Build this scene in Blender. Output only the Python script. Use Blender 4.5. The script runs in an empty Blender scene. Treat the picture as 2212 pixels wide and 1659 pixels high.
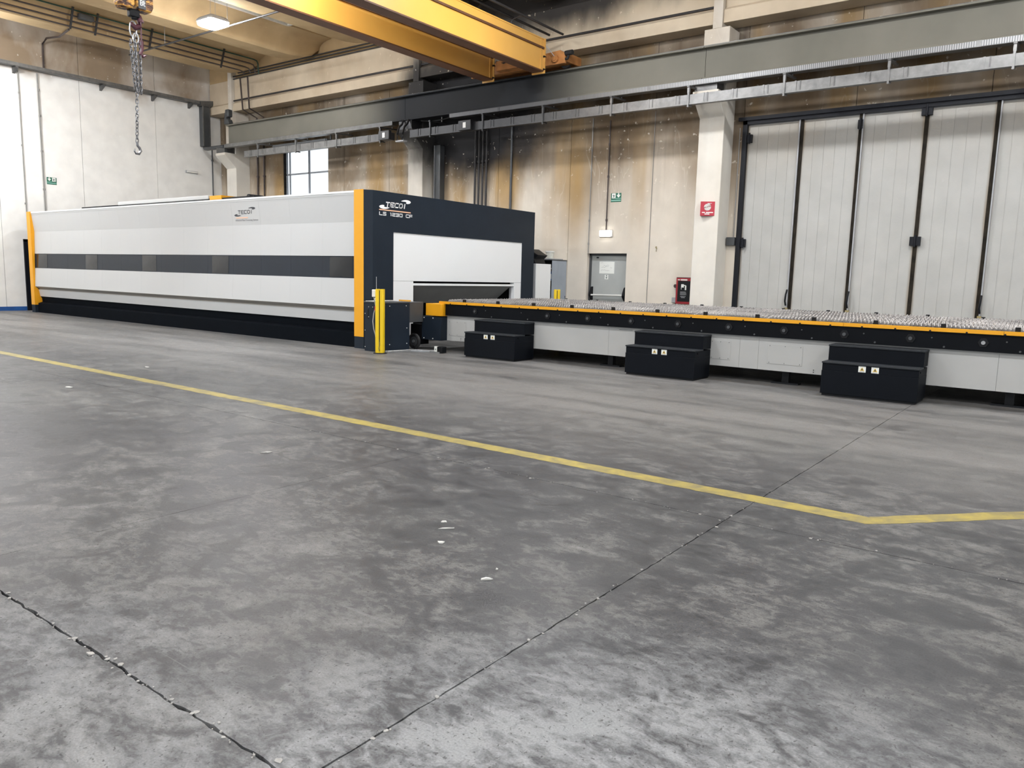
import bpy, bmesh, math, random
from mathutils import Vector, Matrix
R = random.Random(7)
scene = bpy.context.scene
COL = scene.collection

# ------------------------------------------------------------------ camera
YAW, PITCH, ROLL, FPX = -0.64115257, -0.13872725, 0.02565016, 1668.62
fw = Vector((math.sin(YAW)*math.cos(PITCH), math.cos(YAW)*math.cos(PITCH), math.sin(PITCH)))
rt = Vector((math.cos(YAW), -math.sin(YAW), 0)); up = rt.cross(fw)
rt2 = rt*math.cos(ROLL) + up*math.sin(ROLL); up2 = rt2.cross(fw)
cd = bpy.data.cameras.new('camera'); cam = bpy.data.objects.new('camera', cd); COL.objects.link(cam)
cd.sensor_width = 36; cd.lens = FPX*36/2212; cd.clip_end = 300
cam.matrix_world = Matrix(((rt2.x, up2.x, -fw.x, 0), (rt2.y, up2.y, -fw.y, 0), (rt2.z, up2.z, -fw.z, 1.5), (0, 0, 0, 1)))
scene.camera = cam
# ------------------------------------------------------------------ world, exposure
w = bpy.data.worlds.new('world'); scene.world = w; w.use_nodes = True
bgn = w.node_tree.nodes['Background']; bgn.inputs[0].default_value = (0.92, 0.96, 1.0, 1); bgn.inputs[1].default_value = 0.5
scene.view_settings.view_transform = 'Standard'; scene.view_settings.look = 'None'
scene.view_settings.gamma = 1; scene.view_settings.use_curve_mapping = False
scene.view_settings.exposure = 1.33
scene.cycles.use_denoising = True
scene.cycles.max_bounces = 5; scene.cycles.diffuse_bounces = 3; scene.cycles.glossy_bounces = 3; scene.cycles.adaptive_threshold = .05
LAMP_STRENGTH = 100

# ------------------------------------------------------------------ materials
class NT:
    """small node helper"""
    def __init__(s, name):
        s.m = bpy.data.materials.new(name); s.m.use_nodes = True
        s.t = s.m.node_tree; s.b = s.t.nodes['Principled BSDF']; s.pos = None
    def n(s, typ, **kw):
        x = s.t.nodes.new(typ)
        for k, v in kw.items(): setattr(x, k, v)
        return x
    def l(s, a, b): s.t.links.new(a, b)
    def P(s):
        if not s.pos: s.pos = s.n('ShaderNodeNewGeometry').outputs['Position']
        return s.pos
    def mapped(s, scale=(1, 1, 1), loc=(0, 0, 0), rot=(0, 0, 0)):
        m = s.n('ShaderNodeMapping'); m.inputs['Scale'].default_value = scale; m.inputs['Location'].default_value = loc
        m.inputs['Rotation'].default_value = rot; s.l(s.P(), m.inputs[0]); return m.outputs[0]
    def noise(s, scale, detail=3, dist=0.0, vec=None, rough=.5):
        x = s.n('ShaderNodeTexNoise'); x.inputs['Scale'].default_value = scale; x.inputs['Detail'].default_value = detail
        x.inputs['Distortion'].default_value = dist; x.inputs['Roughness'].default_value = rough
        s.l(vec if vec is not None else s.P(), x.inputs['Vector']); return x.outputs[0]
    def ramp(s, fac, stops):
        r = s.n('ShaderNodeValToRGB'); e = r.color_ramp.elements
        while len(e) < len(stops): e.new(.5)
        for i, (p, c) in enumerate(stops):
            e[i].position = p; e[i].color = (c, c, c, 1) if isinstance(c, (int, float)) else (*c, 1)
        s.l(fac, r.inputs[0]); return r.outputs[0]
    def math(s, op, a, b=None):
        x = s.n('ShaderNodeMath', operation=op, use_clamp=False)
        for i, v in enumerate((a, b)):
            if v is None: continue
            if isinstance(v, (int, float)): x.inputs[i].default_value = v
            else: s.l(v, x.inputs[i])
        return x.outputs[0]
    def mr(s, v, a, b, c=0, d=1, smooth=True):
        x = s.n('ShaderNodeMapRange', interpolation_type='SMOOTHSTEP' if smooth else 'LINEAR')
        s.l(v, x.inputs[0])
        for i, q in enumerate((a, b, c, d)): x.inputs[i+1].default_value = q
        return x.outputs[0]
    def mix(s, fac, a, b, mode='MIX'):
        x = s.n('ShaderNodeMix', data_type='RGBA', blend_type=mode)
        for inp, v in ((x.inputs[0], fac), (x.inputs[6], a), (x.inputs[7], b)):
            if isinstance(v, (int, float)): inp.default_value = v
            elif isinstance(v, tuple): inp.default_value = (*v, 1)
            else: s.l(v, inp)
        return x.outputs[2]
    def xyz(s):
        x = s.n('ShaderNodeSeparateXYZ'); s.l(s.P(), x.inputs[0]); return x.outputs
    def bump(s, h, strength=.2, dist=.01):
        x = s.n('ShaderNodeBump'); x.inputs['Strength'].default_value = strength; x.inputs['Distance'].default_value = dist
        s.l(h, x.inputs['Height']); s.l(x.outputs[0], s.b.inputs['Normal'])
    def color(s, c):
        if isinstance(c, tuple): s.b.inputs['Base Color'].default_value = (*c, 1)
        else: s.l(c, s.b.inputs['Base Color'])
    def set(s, rough=.5, metal=0, spec=.5):
        s.b.inputs['Roughness'].default_value = rough; s.b.inputs['Metallic'].default_value = metal
        s.b.inputs['Specular IOR Level'].default_value = spec

def simple(name, c, rough=.5, metal=0, spec=.5, var=.06, scale=3.0, emit=0, bump=0):
    t = NT(name); t.set(rough, metal, spec)
    if var:
        nz = t.noise(scale, 4)
        lo = tuple(max(0, q*(1-var)) for q in c); hi = tuple(min(1, q*(1+var)) for q in c)
        t.color(t.ramp(nz, [(.3, lo), (.7, hi)]))
        if bump: t.bump(t.noise(scale*20, 2), bump, .004)
    else: t.color(c)
    if emit:
        t.b.inputs['Emission Color'].default_value = (*c, 1); t.b.inputs['Emission Strength'].default_value = emit
    return t.m

def soot(t, strength=1.0):
    """smoke stain left on the building by an old fire: around x -14.6, z 6.6"""
    x, y, z = t.xyz(); nz = t.math('MULTIPLY', t.math('SUBTRACT', t.noise(1, 4, 0, t.mapped((1.1, 1.1, .5))), .5), .9); out = None
    for cx, cz, rx, rz in ((15.0, 6.2, 3.0, 2.0), (11.6, 8.85, 4.0, 1.05)):
        dx = t.math('DIVIDE', t.math('ADD', x, cx), rx); dz = t.math('DIVIDE', t.math('SUBTRACT', z, cz), rz)
        d = t.math('SQRT', t.math('ADD', t.math('MULTIPLY', dx, dx), t.math('MULTIPLY', dz, dz)))
        f = t.mr(t.math('ADD', d, nz), 1.3, .6)
        out = f if out is None else t.math('MAXIMUM', out, f)
    return t.math('MULTIPLY', out, strength)

def wall_mat(name, base, brown, stain_shade_lo, stain_shade_hi, stain_shade_amt, streaks, soot_amt):
    t = NT(name); t.set(.75, 0, .25); x, y, z = t.xyz()
    h = t.math('ADD', z, t.math('MULTIPLY', t.math('SUBTRACT', t.noise(.7, 3), .5), 1.2))
    f = t.mr(h, stain_shade_lo, stain_shade_hi, 0, stain_shade_amt)
    blot = t.ramp(t.noise(1, 5, .3, t.mapped((.55, .55, .35))), [(.36, .25), (.62, 1.0)])
    col = t.mix(t.math('MULTIPLY', f, blot), base, brown)
    if streaks:
        st = t.ramp(t.noise(1, 3, 0, t.mapped((1.1, 1.1, .09))), [(.5, 0.0), (.68, 1.0)])
        col = t.mix(t.math('MULTIPLY', t.math('MULTIPLY', st, t.mr(z, 1.5, 4.2)), streaks), col, (.42, .27, .11))
        st2 = t.ramp(t.noise(1, 3, 0, t.mapped((1.7, 1.7, .07), (5, 3, 0))), [(.56, 0.0), (.72, 1.0)])
        col = t.mix(t.math('MULTIPLY', t.math('MULTIPLY', st2, t.mr(z, 3.0, 5.0)), streaks), col, (.10, .08, .065))
        rid = t.math('ABSOLUTE', t.math('SUBTRACT', t.noise(1, 3, .4, t.mapped((1.5, 1.5, .28), (2, 8, 1))), .5))
        col = t.mix(t.math('MULTIPLY', t.mr(rid, .006, .002), .22), col, (.75, .7, .6))
    if streaks > .5: col = t.mix(t.math('MULTIPLY', t.mr(t.math('ADD', z, t.math('MULTIPLY', t.noise(1.6, 3), .5)), 4.75, 5.45), t.ramp(blot, [(0, .45), (1, .8)])), col, (.10, .07, .042))  # dark upper band: smoke stain together with painted-in shade of the runway beam
    if soot_amt: col = t.mix(soot(t, soot_amt), col, (.018, .018, .02))
    sp = t.ramp(t.noise(9, 2), [(.70, 0.0), (.74, 1.0)])
    col = t.mix(t.math('MULTIPLY', sp, .5), col, tuple(min(1, q*1.08) for q in base))
    gr = t.ramp(t.noise(2.2, 4), [(.3, .90), (.7, 1.0)])
    col = t.mix(1.0, col, gr, 'MULTIPLY'); t.color(col); t.bump(t.noise(28, 3), .12, .01); return t.m

M = {}
M['wall_left'] = wall_mat('painted_concrete_cream', (.92, .91, .875), (.37, .285, .20), 7.3, 7.75, 1.0, 0, 0)  # brown above the tray holds smoke stain and painted shade above the lamps
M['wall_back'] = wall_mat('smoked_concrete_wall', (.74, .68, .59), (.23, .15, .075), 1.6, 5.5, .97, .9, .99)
M['column'] = wall_mat('column_concrete', (.74, .71, .645), (.42, .32, .21), 4.5, 7.6, .85, .12, .97)
M['roof'] = wall_mat('roof_concrete', (.66, .49, .28), (.42, .29, .15), 6.0, 8.2, .75, 0, .97)
M['longbeam'] = wall_mat('beam_concrete', (.68, .585, .445), (.36, .26, .165), 5.0, 8.6, .7, 0, .95)

def floor_mat():
    t = NT('worn_concrete_floor'); x, y, z = t.xyz()
    big = t.noise(.35, 3, .4)
    mid = t.noise(3.6, 7, .5, t.mapped((1.0, 1.25, 1), rot=(0, 0, .5)), .62)
    fine = t.noise(15, 6, .6, t.mapped((1.0, 1.5, 1), rot=(0, 0, .45)), .66)
    f = t.math('ADD', t.math('MULTIPLY', mid, .50), t.math('ADD', t.math('MULTIPLY', fine, .38), t.math('MULTIPLY', big, .30)))
    col = t.ramp(f, [(.45, (.034, .036, .039)), (.52, (.058, .059, .062)), (.585, (.076, .077, .079)), (.63, (.118, .118, .115)), (.70, (.165, .164, .158)), (.80, (.25, .248, .24))])
    dk = t.ramp(t.noise(2.3, 5, .8, t.mapped((1.1, 1.3, 1), (11, 4, 0), (0, 0, .8)), .55), [(.53, 0.0), (.60, 1.0)])   # oily dark patches
    col = t.mix(t.math('MULTIPLY', dk, .55), col, (.046, .047, .050))
    # pale near aisle areas, mainly a skylight reflection painted in; dust along the machine
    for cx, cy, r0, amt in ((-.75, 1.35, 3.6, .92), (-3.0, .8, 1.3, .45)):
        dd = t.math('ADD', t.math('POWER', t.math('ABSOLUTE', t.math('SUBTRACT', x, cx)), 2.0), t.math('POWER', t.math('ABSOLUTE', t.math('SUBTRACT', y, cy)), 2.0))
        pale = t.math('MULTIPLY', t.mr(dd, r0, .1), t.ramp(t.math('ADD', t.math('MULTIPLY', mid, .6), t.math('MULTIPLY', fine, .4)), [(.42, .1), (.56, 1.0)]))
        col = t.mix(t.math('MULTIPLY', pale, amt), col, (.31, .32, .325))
    du = t.math('MULTIPLY', t.mr(y, 5.0, 8.2), t.ramp(t.noise(1, 5, .2, t.mapped((.25, 1.6, 1))), [(.36, .35), (.58, 1.0)]))
    col = t.mix(t.math('MULTIPLY', du, .72), col, (.262, .254, .243))
    spk = t.ramp(t.noise(55, 4, .4, None, .65), [(.34, 1.0), (.40, 0.0)])
    col = t.mix(t.math('MULTIPLY', spk, .75), col, (.035, .035, .035))
    gr_ = t.noise(130, 2); col = t.mix(1.0, col, t.ramp(gr_, [(.25, .80), (.75, 1.18)]), 'MULTIPLY')
    s1 = t.noise(1, 2, .1, t.mapped((1.0, 33, 1), rot=(0, 0, .62)))
    col = t.mix(t.math('MULTIPLY', t.ramp(s1, [(.73, 0.0), (.77, 1.0)]), .28), col, (.24, .24, .24))
    s2 = t.noise(1, 2, .1, t.mapped((1.1, 38, 1), (3, 7, 0), (0, 0, 2.2)))
    col = t.mix(t.math('MULTIPLY', t.ramp(s2, [(.71, 0.0), (.75, 1.0)]), .45), col, (.04, .04, .04))
    col = t.mix(1.0, col, (.88, .885, .90), 'MULTIPLY')
    t.color(col); t.set(.5, 0, .22)
    t.l(t.ramp(t.math('ADD', t.math('MULTIPLY', mid, .6), t.math('MULTIPLY', fine, .4)), [(.35, .34), (.65, .58)]), t.b.inputs['Roughness'])
    t.bump(t.math('ADD', fine, t.math('MULTIPLY', t.noise(60, 3), .3)), .10, .01); return t.m
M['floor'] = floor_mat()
def line_mat():
    t = NT('worn_yellow_floor_paint'); wear = t.noise(7, 7, .6, None, .65); w2 = t.noise(1.1, 3)
    f = t.ramp(t.math('ADD', t.math('MULTIPLY', wear, .75), t.math('MULTIPLY', w2, .3)), [(.40, 0.0), (.68, .85)])
    t.color(t.mix(f, (.36, .285, .06), (.15, .135, .08))); t.set(.5, 0, .4); return t.m
M['line'] = line_mat()
def runway_mat():
    t = NT('olive_grey_runway_paint'); t.set(.6, 0, .15)
    c = t.ramp(t.noise(.8, 4), [(.3, (.155, .150, .125)), (.7, (.195, .186, .155))])
    x, y, z = t.xyz()
    s = t.mr(t.math('ABSOLUTE', t.math('ADD', x, t.math('ADD', 14.2, t.math('MULTIPLY', t.noise(.7, 2), .6)))), 4.6, 2.2)
    t.color(t.mix(t.math('MULTIPLY', s, .97), c, (.012, .014, .018))); return t.m
M['runway'] = runway_mat()
def galv_mat(name='galvanised_sheet', base=.21, sooty=True):
    t = NT(name); t.set(.42, .55, .5)
    c = t.ramp(t.noise(5, 6, .4, None, .65), [(.3, (base*.72,)*3), (.7, (base*1.2, base*1.2, base*1.18))])
    if sooty:
        x, y, z = t.xyz(); s = t.mr(t.math('ABSOLUTE', t.math('ADD', x, 14.4)), 6.0, 1.2)
        c = t.mix(t.math('MULTIPLY', s, .93), c, (.02, .021, .024))
    t.color(c); return t.m
M['galv'] = galv_mat(); M['galv_dark'] = galv_mat('dull_dark_steel', .13)
def perf_mat():
    t = NT('perforated_tray_steel'); t.set(.45, .5, .5); x, y, z = t.xyz()
    v = t.n('ShaderNodeTexWave', wave_type='BANDS', bands_direction='X'); v.inputs['Scale'].default_value = 8.0; t.l(t.P(), v.inputs['Vector'])
    c = t.ramp(v.outputs[0], [(.35, (.13, .135, .14)), (.6, (.30, .30, .30))])
    s = t.mr(t.math('ABSOLUTE', t.math('ADD', x, 14.4)), 5.5, 1.5)
    t.color(t.mix(t.math('MULTIPLY', s, .85), c, (.03, .03, .034))); return t.m
M['perf'] = perf_mat()
def crane_mat():
    t = NT('crane_yellow_paint'); t.set(.42, 0, .45); x, y, z = t.xyz()
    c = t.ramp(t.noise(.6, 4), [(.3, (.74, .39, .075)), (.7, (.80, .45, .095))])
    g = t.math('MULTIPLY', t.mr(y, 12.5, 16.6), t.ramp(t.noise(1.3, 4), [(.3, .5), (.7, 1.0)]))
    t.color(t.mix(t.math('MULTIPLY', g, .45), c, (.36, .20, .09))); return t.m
M['crane'] = crane_mat()
M['crane_under'] = simple('crane_brown_underside', (.115, .048, .022), .6, var=.15)
M['truck'] = simple('end_truck_orange', (.40, .17, .05), .6, var=.3, scale=4)
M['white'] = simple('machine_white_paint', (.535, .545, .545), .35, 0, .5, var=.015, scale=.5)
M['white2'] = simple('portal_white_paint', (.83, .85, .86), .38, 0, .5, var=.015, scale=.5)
M['skirt'] = simple('table_skirt_grey_white', (.455, .46, .45), .42, 0, .45, var=.05, scale=1.2)
M['navy'] = simple('machine_dark_slate', (.013, .020, .031), .5, 0, .2, var=.08)
M['band'] = simple('machine_band_slate', (.018, .024, .034), .4, 0, .25, var=.05)
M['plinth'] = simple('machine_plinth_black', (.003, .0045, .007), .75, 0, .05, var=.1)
M['yellow'] = simple('machine_amber_paint', (.80, .37, .010), .38, 0, .45, var=.02)
M['ygrille'] = simple('machine_amber_side', (.84, .37, .01), .45, 0, .4, var=.03)
M['post'] = simple('safety_post_yellow', (.82, .56, .012), .4, 0, .4, var=.02)
M['black'] = simple('black_paint', (.006, .007, .009), .5, 0, .25, var=.15)
M['railblack'] = simple('table_rail_black', (.003, .004, .006), .6, 0, .12, var=.2, scale=2)
M['step'] = simple('step_black_paint', (.003, .0045, .0075), .6, 0, .13, var=.12)
M['tread'] = simple('tread_plate_black', (.018, .022, .027), .5, .1, .35, var=.2, scale=30, bump=.5)
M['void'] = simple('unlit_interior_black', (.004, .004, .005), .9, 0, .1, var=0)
M['flap'] = simple('flap_dark_grey', (.30, .305, .30), .5, 0, .4, var=.06)
M['grey_groove'] = simple('groove_taupe_grey', (.33, .31, .275), .5, var=.03)
M['grey'] = simple('grey_paint', (.36, .37, .385), .5, var=.06)
M['locker'] = simple('locker_blue_grey', (.31, .355, .41), .45, var=.07)
M['dgrey'] = simple('dark_grey_steel', (.075, .08, .085), .45, .3, var=.12)
M['steel'] = simple('plain_steel', (.42, .43, .44), .35, .7, var=.12, scale=8)
M['slat'] = simple('burnt_slat_steel', (.40, .385, .375), .55, .2, var=.35, scale=1.7)
M['chain'] = simple('chain_steel', (.20, .20, .21), .35, .8, var=.25, scale=20)
M['pipe'] = simple('dark_conduit', (.035, .033, .034), .5, .2, var=.2)
M['pipe_br'] = simple('sooted_brown_conduit', (.06, .045, .042), .55, .1, var=.2)
M['pipe_gr'] = simple('grey_conduit', (.25, .245, .235), .5, .1, var=.1)
M['pipe_green'] = simple('green_cable', (.02, .07, .05), .5, var=.2)
M['plastic_white'] = simple('white_plastic', (.78, .78, .75), .4, var=.03)
M['lamp_glow'] = simple('lamp_diffuser_glow', (.97, .98, 1.0), .5, var=0, emit=LAMP_STRENGTH)
M['emer_glow'] = simple('emergency_lamp_glow', (1.0, .98, .93), .5, var=0, emit=3.0)
M['red'] = simple('fire_box_red', (.46, .022, .045), .38, var=.08)
M['red_dark'] = simple('cabinet_red', (.30, .014, .022), .45, var=.12)
M['green'] = simple('exit_sign_green', (.012, .125, .075), .4, var=.05)
M['green_lt'] = simple('exit_sign_pale_green', (.35, .66, .57), .4, var=.03)
M['sign_white'] = simple('sign_white', (.82, .84, .80), .45, var=.02)
M['pict'] = simple('sign_pictogram_dark', (.05, .09, .075), .5, var=.05)
M['paper'] = simple('paper_white', (.55, .55, .52), .8, var=.03)
M['ink'] = simple('faded_ink', (.22, .22, .22), .8, var=.1)
M['gate'] = wall_mat('gate_leaf_grey_paint', (.465, .465, .445), (.36, .31, .245), 3.4, 5.2, .65, 0, 0)
def rust_edges(m):   # rust bleeding from the folding seams into the grey leaves
    t = NT.__new__(NT); t.m = m; t.t = m.node_tree; t.b = t.t.nodes['Principled BSDF']; t.pos = None
    src = t.b.inputs['Base Color'].links[0].from_socket; x, y, z = t.xyz()
    fr = t.math('FRACT', t.math('ADD', t.math('DIVIDE', t.math('ADD', x, 5.555), 1.2325), .5))
    d = t.math('ABSOLUTE', t.math('SUBTRACT', fr, .5))
    f = t.math('MULTIPLY', t.mr(t.math('ADD', d, t.math('MULTIPLY', t.noise(1, 4, 0, t.mapped((2, 2, .7))), .09)), .115, .055), .6)
    t.color(t.mix(f, src, (.26, .18, .09)))
rust_edges(M['gate'])
M['gate_dark'] = simple('gate_black_frame', (.006, .007, .011), .5, 0, .25, var=.2)
M['rust'] = simple('gate_rusty_seal', (.020, .016, .011), .8, 0, .2, var=.5, scale=6)
M['brass'] = simple('olive_bolt_housing', (.28, .23, .10), .55, var=.15)
M['exit_door'] = wall_mat('exit_door_grey', (.46, .485, .48), (.26, .25, .2), .2, 1.0, .15, 0, 0)
M['blue'] = simple('blue_skirting_paint', (.02, .10, .33), .5, var=.15, scale=5)
M['logo_dark'] = simple('logo_charcoal', (.045, .047, .055), .5, var=0)
M['logo_white'] = simple('logo_white', (.95, .95, .95), .5, var=0)
M['logo_orange'] = simple('logo_pale_orange', (.95, .55, .36), .5, var=0)
M['tag_grey'] = simple('tagline_grey', (.33, .33, .34), .5, var=0)
M['tri'] = simple('warning_amber', (.75, .52, .10), .5, var=.03)
M['rubber'] = simple('black_rubber', (.012, .012, .013), .7, var=.1)
M['hookpurple'] = simple('hook_maroon_paint', (.085, .028, .040), .32, .2, var=.2)
M['winframe'] = simple('window_frame_grey', (.30, .32, .35), .5, var=.05)
M['sky_white'] = simple('white_frame_paint', (.72, .70, .64), .55, var=.08, scale=6)
M['sheet'] = simple('corrugated_sheet', (.42, .38, .29), .55, .1, var=.15, scale=4)
M['joint'] = simple('joint_dirt', (.022, .021, .02), .95, 0, .1, var=.3, scale=20)
M['chip'] = simple('pale_concrete_chip', (.34, .335, .32), .9, var=.2, scale=30)
M['translucent'] = simple('clouded_plastic', (.66, .66, .6), .3, var=.1, scale=10)
def block_mat():
    t = NT('scuffed_hook_block_paint'); t.set(.5, .1, .4)
    f = t.noise(1, 4, .5, t.mapped((7, 7, 26)), .6)
    t.color(t.ramp(f, [(.40, (.035, .018, .014)), (.50, (.20, .085, .04)), (.56, (.62, .33, .07)), (.7, (.68, .38, .09))])); return t.m
M['block'] = block_mat()
def glass_mat():
    t = NT('window_glass'); t.b.inputs['Base Color'].default_value = (.95, .98, 1, 1); t.set(.02, 0, .5)
    t.b.inputs['Transmission Weight'].default_value = 1.0; t.b.inputs['IOR'].default_value = 1.05; return t.m
M['glass'] = glass_mat()
def pane_mat():
    t = NT('smoked_viewing_pane'); t.color((.010, .012, .015)); t.set(.05, 0, .5)
    t.b.inputs['IOR'].default_value = 1.5; return t.m
M['pane'] = pane_mat()

# ------------------------------------------------------------------ mesh helpers
class MB:
    def __init__(s): s.v = []; s.f = []
    def add(s, vs, fs):
        o = len(s.v); s.v += [tuple(v) for v in vs]; s.f += [tuple(i+o for i in f) for f in fs]; return s
    def box(s, x0, x1, y0, y1, z0, z1):
        return s.add([(x0, y0, z0), (x1, y0, z0), (x1, y1, z0), (x0, y1, z0), (x0, y0, z1), (x1, y0, z1), (x1, y1, z1), (x0, y1, z1)],
                     [(0, 3, 2, 1), (4, 5, 6, 7), (0, 1, 5, 4), (1, 2, 6, 5), (2, 3, 7, 6), (3, 0, 4, 7)])
    def prism(s, pts, axis, a0, a1):
        n = len(pts)
        P = lambda p, a: {'x': (a, p[0], p[1]), 'y': (p[0], a, p[1]), 'z': (p[0], p[1], a)}[axis]
        vs = [P(p, a0) for p in pts] + [P(p, a1) for p in pts]
        return s.add(vs, [tuple(range(n))[::-1], tuple(range(n, 2*n))] + [(i, (i+1) % n, n+(i+1) % n, n+i) for i in range(n)])
    def strip(s, pts, axis, a0, a1, th):
        """open profile swept along an axis, closed by an inner offset th towards +y"""
        return s.prism(list(pts) + [(p[0]+th, p[1]) for p in reversed(pts)], axis, a0, a1)
    def tube(s, path, r, n=8, closed=False):
        path = [Vector(p) for p in path]; m = len(path); rings = []
        ref = None
        for i, p in enumerate(path):
            if closed: t = path[(i+1) % m] - path[i-1]
            else: t = path[min(i+1, m-1)] - path[max(i-1, 0)]
            t.normalize()
            if ref is None: ref = Vector((0, 0, 1)) if abs(t.z) < .9 else Vector((1, 0, 0))
            a = t.cross(ref)
            if a.length < 1e-4: a = t.cross(Vector((0, 1, 0)))
            a.normalize(); b = t.cross(a); ref = -b if False else ref
            rr = r[i] if isinstance(r, (list, tuple)) else r
            rings.append([p + a*math.cos(2*math.pi*k/n)*rr + b*math.sin(2*math.pi*k/n)*rr for k in range(n)])
        vs = [v for g in rings for v in g]; fs = []
        for i in range(m if closed else m-1):
            j = (i+1) % m
            for k in range(n): fs.append((i*n+k, i*n+(k+1) % n, j*n+(k+1) % n, j*n+k))
        if not closed: fs += [tuple(range(n))[::-1], tuple(range((m-1)*n, m*n))]
        return s.add(vs, fs)
    def cyl(s, a, b, r, n=16, r2=None): return s.tube([a, b], [r, r if r2 is None else r2], n)
    def lathe(s, c, prof, n=24):
        vs = []; fs = []
        for (r, z) in prof: vs += [(c[0]+r*math.cos(2*math.pi*k/n), c[1]+r*math.sin(2*math.pi*k/n), c[2]+z) for k in range(n)]
        m = len(prof)
        for i in range(m-1):
            for k in range(n): fs.append((i*n+k, i*n+(k+1) % n, (i+1)*n+(k+1) % n, (i+1)*n+k))
        fs += [tuple(range(n))[::-1], tuple(range((m-1)*n, m*n))]
        return s.add(vs, fs)
    def mesh(s, name, mat, org=(0, 0, 0), smooth=True):
        me = bpy.data.meshes.new(name); me.from_pydata([(v[0]-org[0], v[1]-org[1], v[2]-org[2]) for v in s.v], [], s.f)
        bm = bmesh.new(); bm.from_mesh(me); bmesh.ops.recalc_face_normals(bm, faces=bm.faces); bm.to_mesh(me); bm.free()
        me.materials.append(M[mat] if isinstance(mat, str) else mat)
        if smooth: me.shade_smooth(); me.set_sharp_from_angle(angle=math.radians(32))
        return me
    def build(s, name, mat, parent=None, org=None, bevel=0):
        wo = Vector((0, 0, 0)); p = parent
        while p is not None: wo += p.location; p = p.parent
        if parent is None and org is not None: wo = Vector(org)
        o = bpy.data.objects.new(name, s.mesh(name, mat, wo)); COL.objects.link(o)
        if parent is not None: o.parent = parent
        else: o.location = wo
        if bevel:
            b = o.modifiers.new('bevel', 'BEVEL'); b.width = bevel; b.segments = 2; b.limit_method = 'ANGLE'; b.angle_limit = .7
        return o
def tag(o, label, cat, group=None):
    o['label'] = label; o['category'] = cat
    if group: o['group'] = group
    return o
def struct(o, label=None, cat=None):
    o['kind'] = 'structure'
    if label: o['label'] = label
    if cat: o['category'] = cat
    return o
def thing(name, loc, label, cat, group=None):
    o = bpy.data.objects.new(name, None); COL.objects.link(o); o.location = loc; o.empty_display_size = .1
    return tag(o, label, cat, group)
def sroot(name, loc, label=None, cat=None):
    o = bpy.data.objects.new(name, None); COL.objects.link(o); o.location = loc; o.empty_display_size = .1
    return struct(o, label, cat)
def copy_tree(o, parent=None, off=(0, 0, 0)):
    c = o.copy(); COL.objects.link(c); c.parent = parent
    if parent is None: c.location = Vector(o.location) + Vector(off)
    for ch in list(o.children): copy_tree(ch, c)
    return c
def B(*a): return MB().box(*a)
FACE = {'front': lambda u, v, d, o: (o[0]+u, o[1]-d, o[2]+v),      # faces -y, u to +x
        'east': lambda u, v, d, o: (o[0]+d, o[1]+u, o[2]+v)}        # faces +x, u to +y
def flat(polys, face, org, th=.003):
    """flat cut-out shapes of real thickness lying on a wall face"""
    m = MB(); F = FACE[face]
    for p in polys:
        n = len(p); vs = [F(u, v, 0, org) for u, v in p] + [F(u, v, th, org) for u, v in p]
        m.add(vs, [tuple(range(n)), tuple(range(2*n-1, n-1, -1))] + [(i, (i+1) % n, n+(i+1) % n, n+i) for i in range(n)])
    return m
def rect(u0, u1, v0, v1): return [(u0, v0), (u1, v0), (u1, v1), (u0, v1)]
def text(st, size, face, org, width=None, shear=0.0, th=.003, bold=0.0, squash=1.0):
    cu = bpy.data.curves.new('lettering', 'FONT'); cu.body = st; cu.size = size; cu.shear = shear; cu.extrude = th/2; cu.offset = bold
    ob = bpy.data.objects.new('lettering', cu); COL.objects.link(ob)
    dg = bpy.context.evaluated_depsgraph_get(); me = ob.evaluated_get(dg).to_mesh()
    vs = [v.co.copy() for v in me.vertices]; fs = [tuple(p.vertices) for p in me.polygons]
    ob.evaluated_get(dg).to_mesh_clear(); bpy.data.objects.remove(ob); bpy.data.curves.remove(cu)
    x0 = min(v.x for v in vs); x1 = max(v.x for v in vs); k = (width/(x1-x0)) if width else 1
    F = FACE[face]
    return MB().add([F((v.x-x0)*k, v.y*squash, v.z+th/2, org) for v in vs], fs)

GL = {'T': [[(0, 1), (1, 1)], [(.5, 1), (.5, 0)]], 'E': [[(1, 1), (.18, 1), (0, .85), (0, .15), (.18, 0), (1, 0)], [(0, .5), (.85, .5)]],
      'C': [[(1, 1), (.2, 1), (0, .82), (0, .18), (.2, 0), (1, 0)]], 'O': [[(.25, 1), (.75, 1), (1, .78), (1, .22), (.75, 0), (.25, 0), (0, .22), (0, .78), (.25, 1)]],
      'i': [[(.5, 0), (.5, .68)], [(.5, .90), (.5, 1)]], 'L': [[(0, 1), (0, 0), (1, 0)]], 'S': [[(1, 1), (0, 1), (0, .5), (1, .5), (1, 0), (0, 0)]],
      '1': [[(.3, 1), (.6, 1), (.6, 0)]], '2': [[(0, 1), (1, 1), (1, .5), (0, .5), (0, 0), (1, 0)]], '3': [[(0, 1), (1, 1), (1, 0), (0, 0)], [(.2, .5), (1, .5)]],
      '0': [[(0, 0), (0, 1), (1, 1), (1, 0), (0, 0)]], 'F': [[(0, 0), (0, 1), (1, 1)], [(0, .45), (1, .45)]], '8': [[(0, 0), (0, 1), (1, 1), (1, 0), (0, 0)], [(0, .5), (1, .5)]], 't': [[(.4, 1), (.4, 0), (.9, 0)], [(0, .66), (.9, .66)]]}
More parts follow.
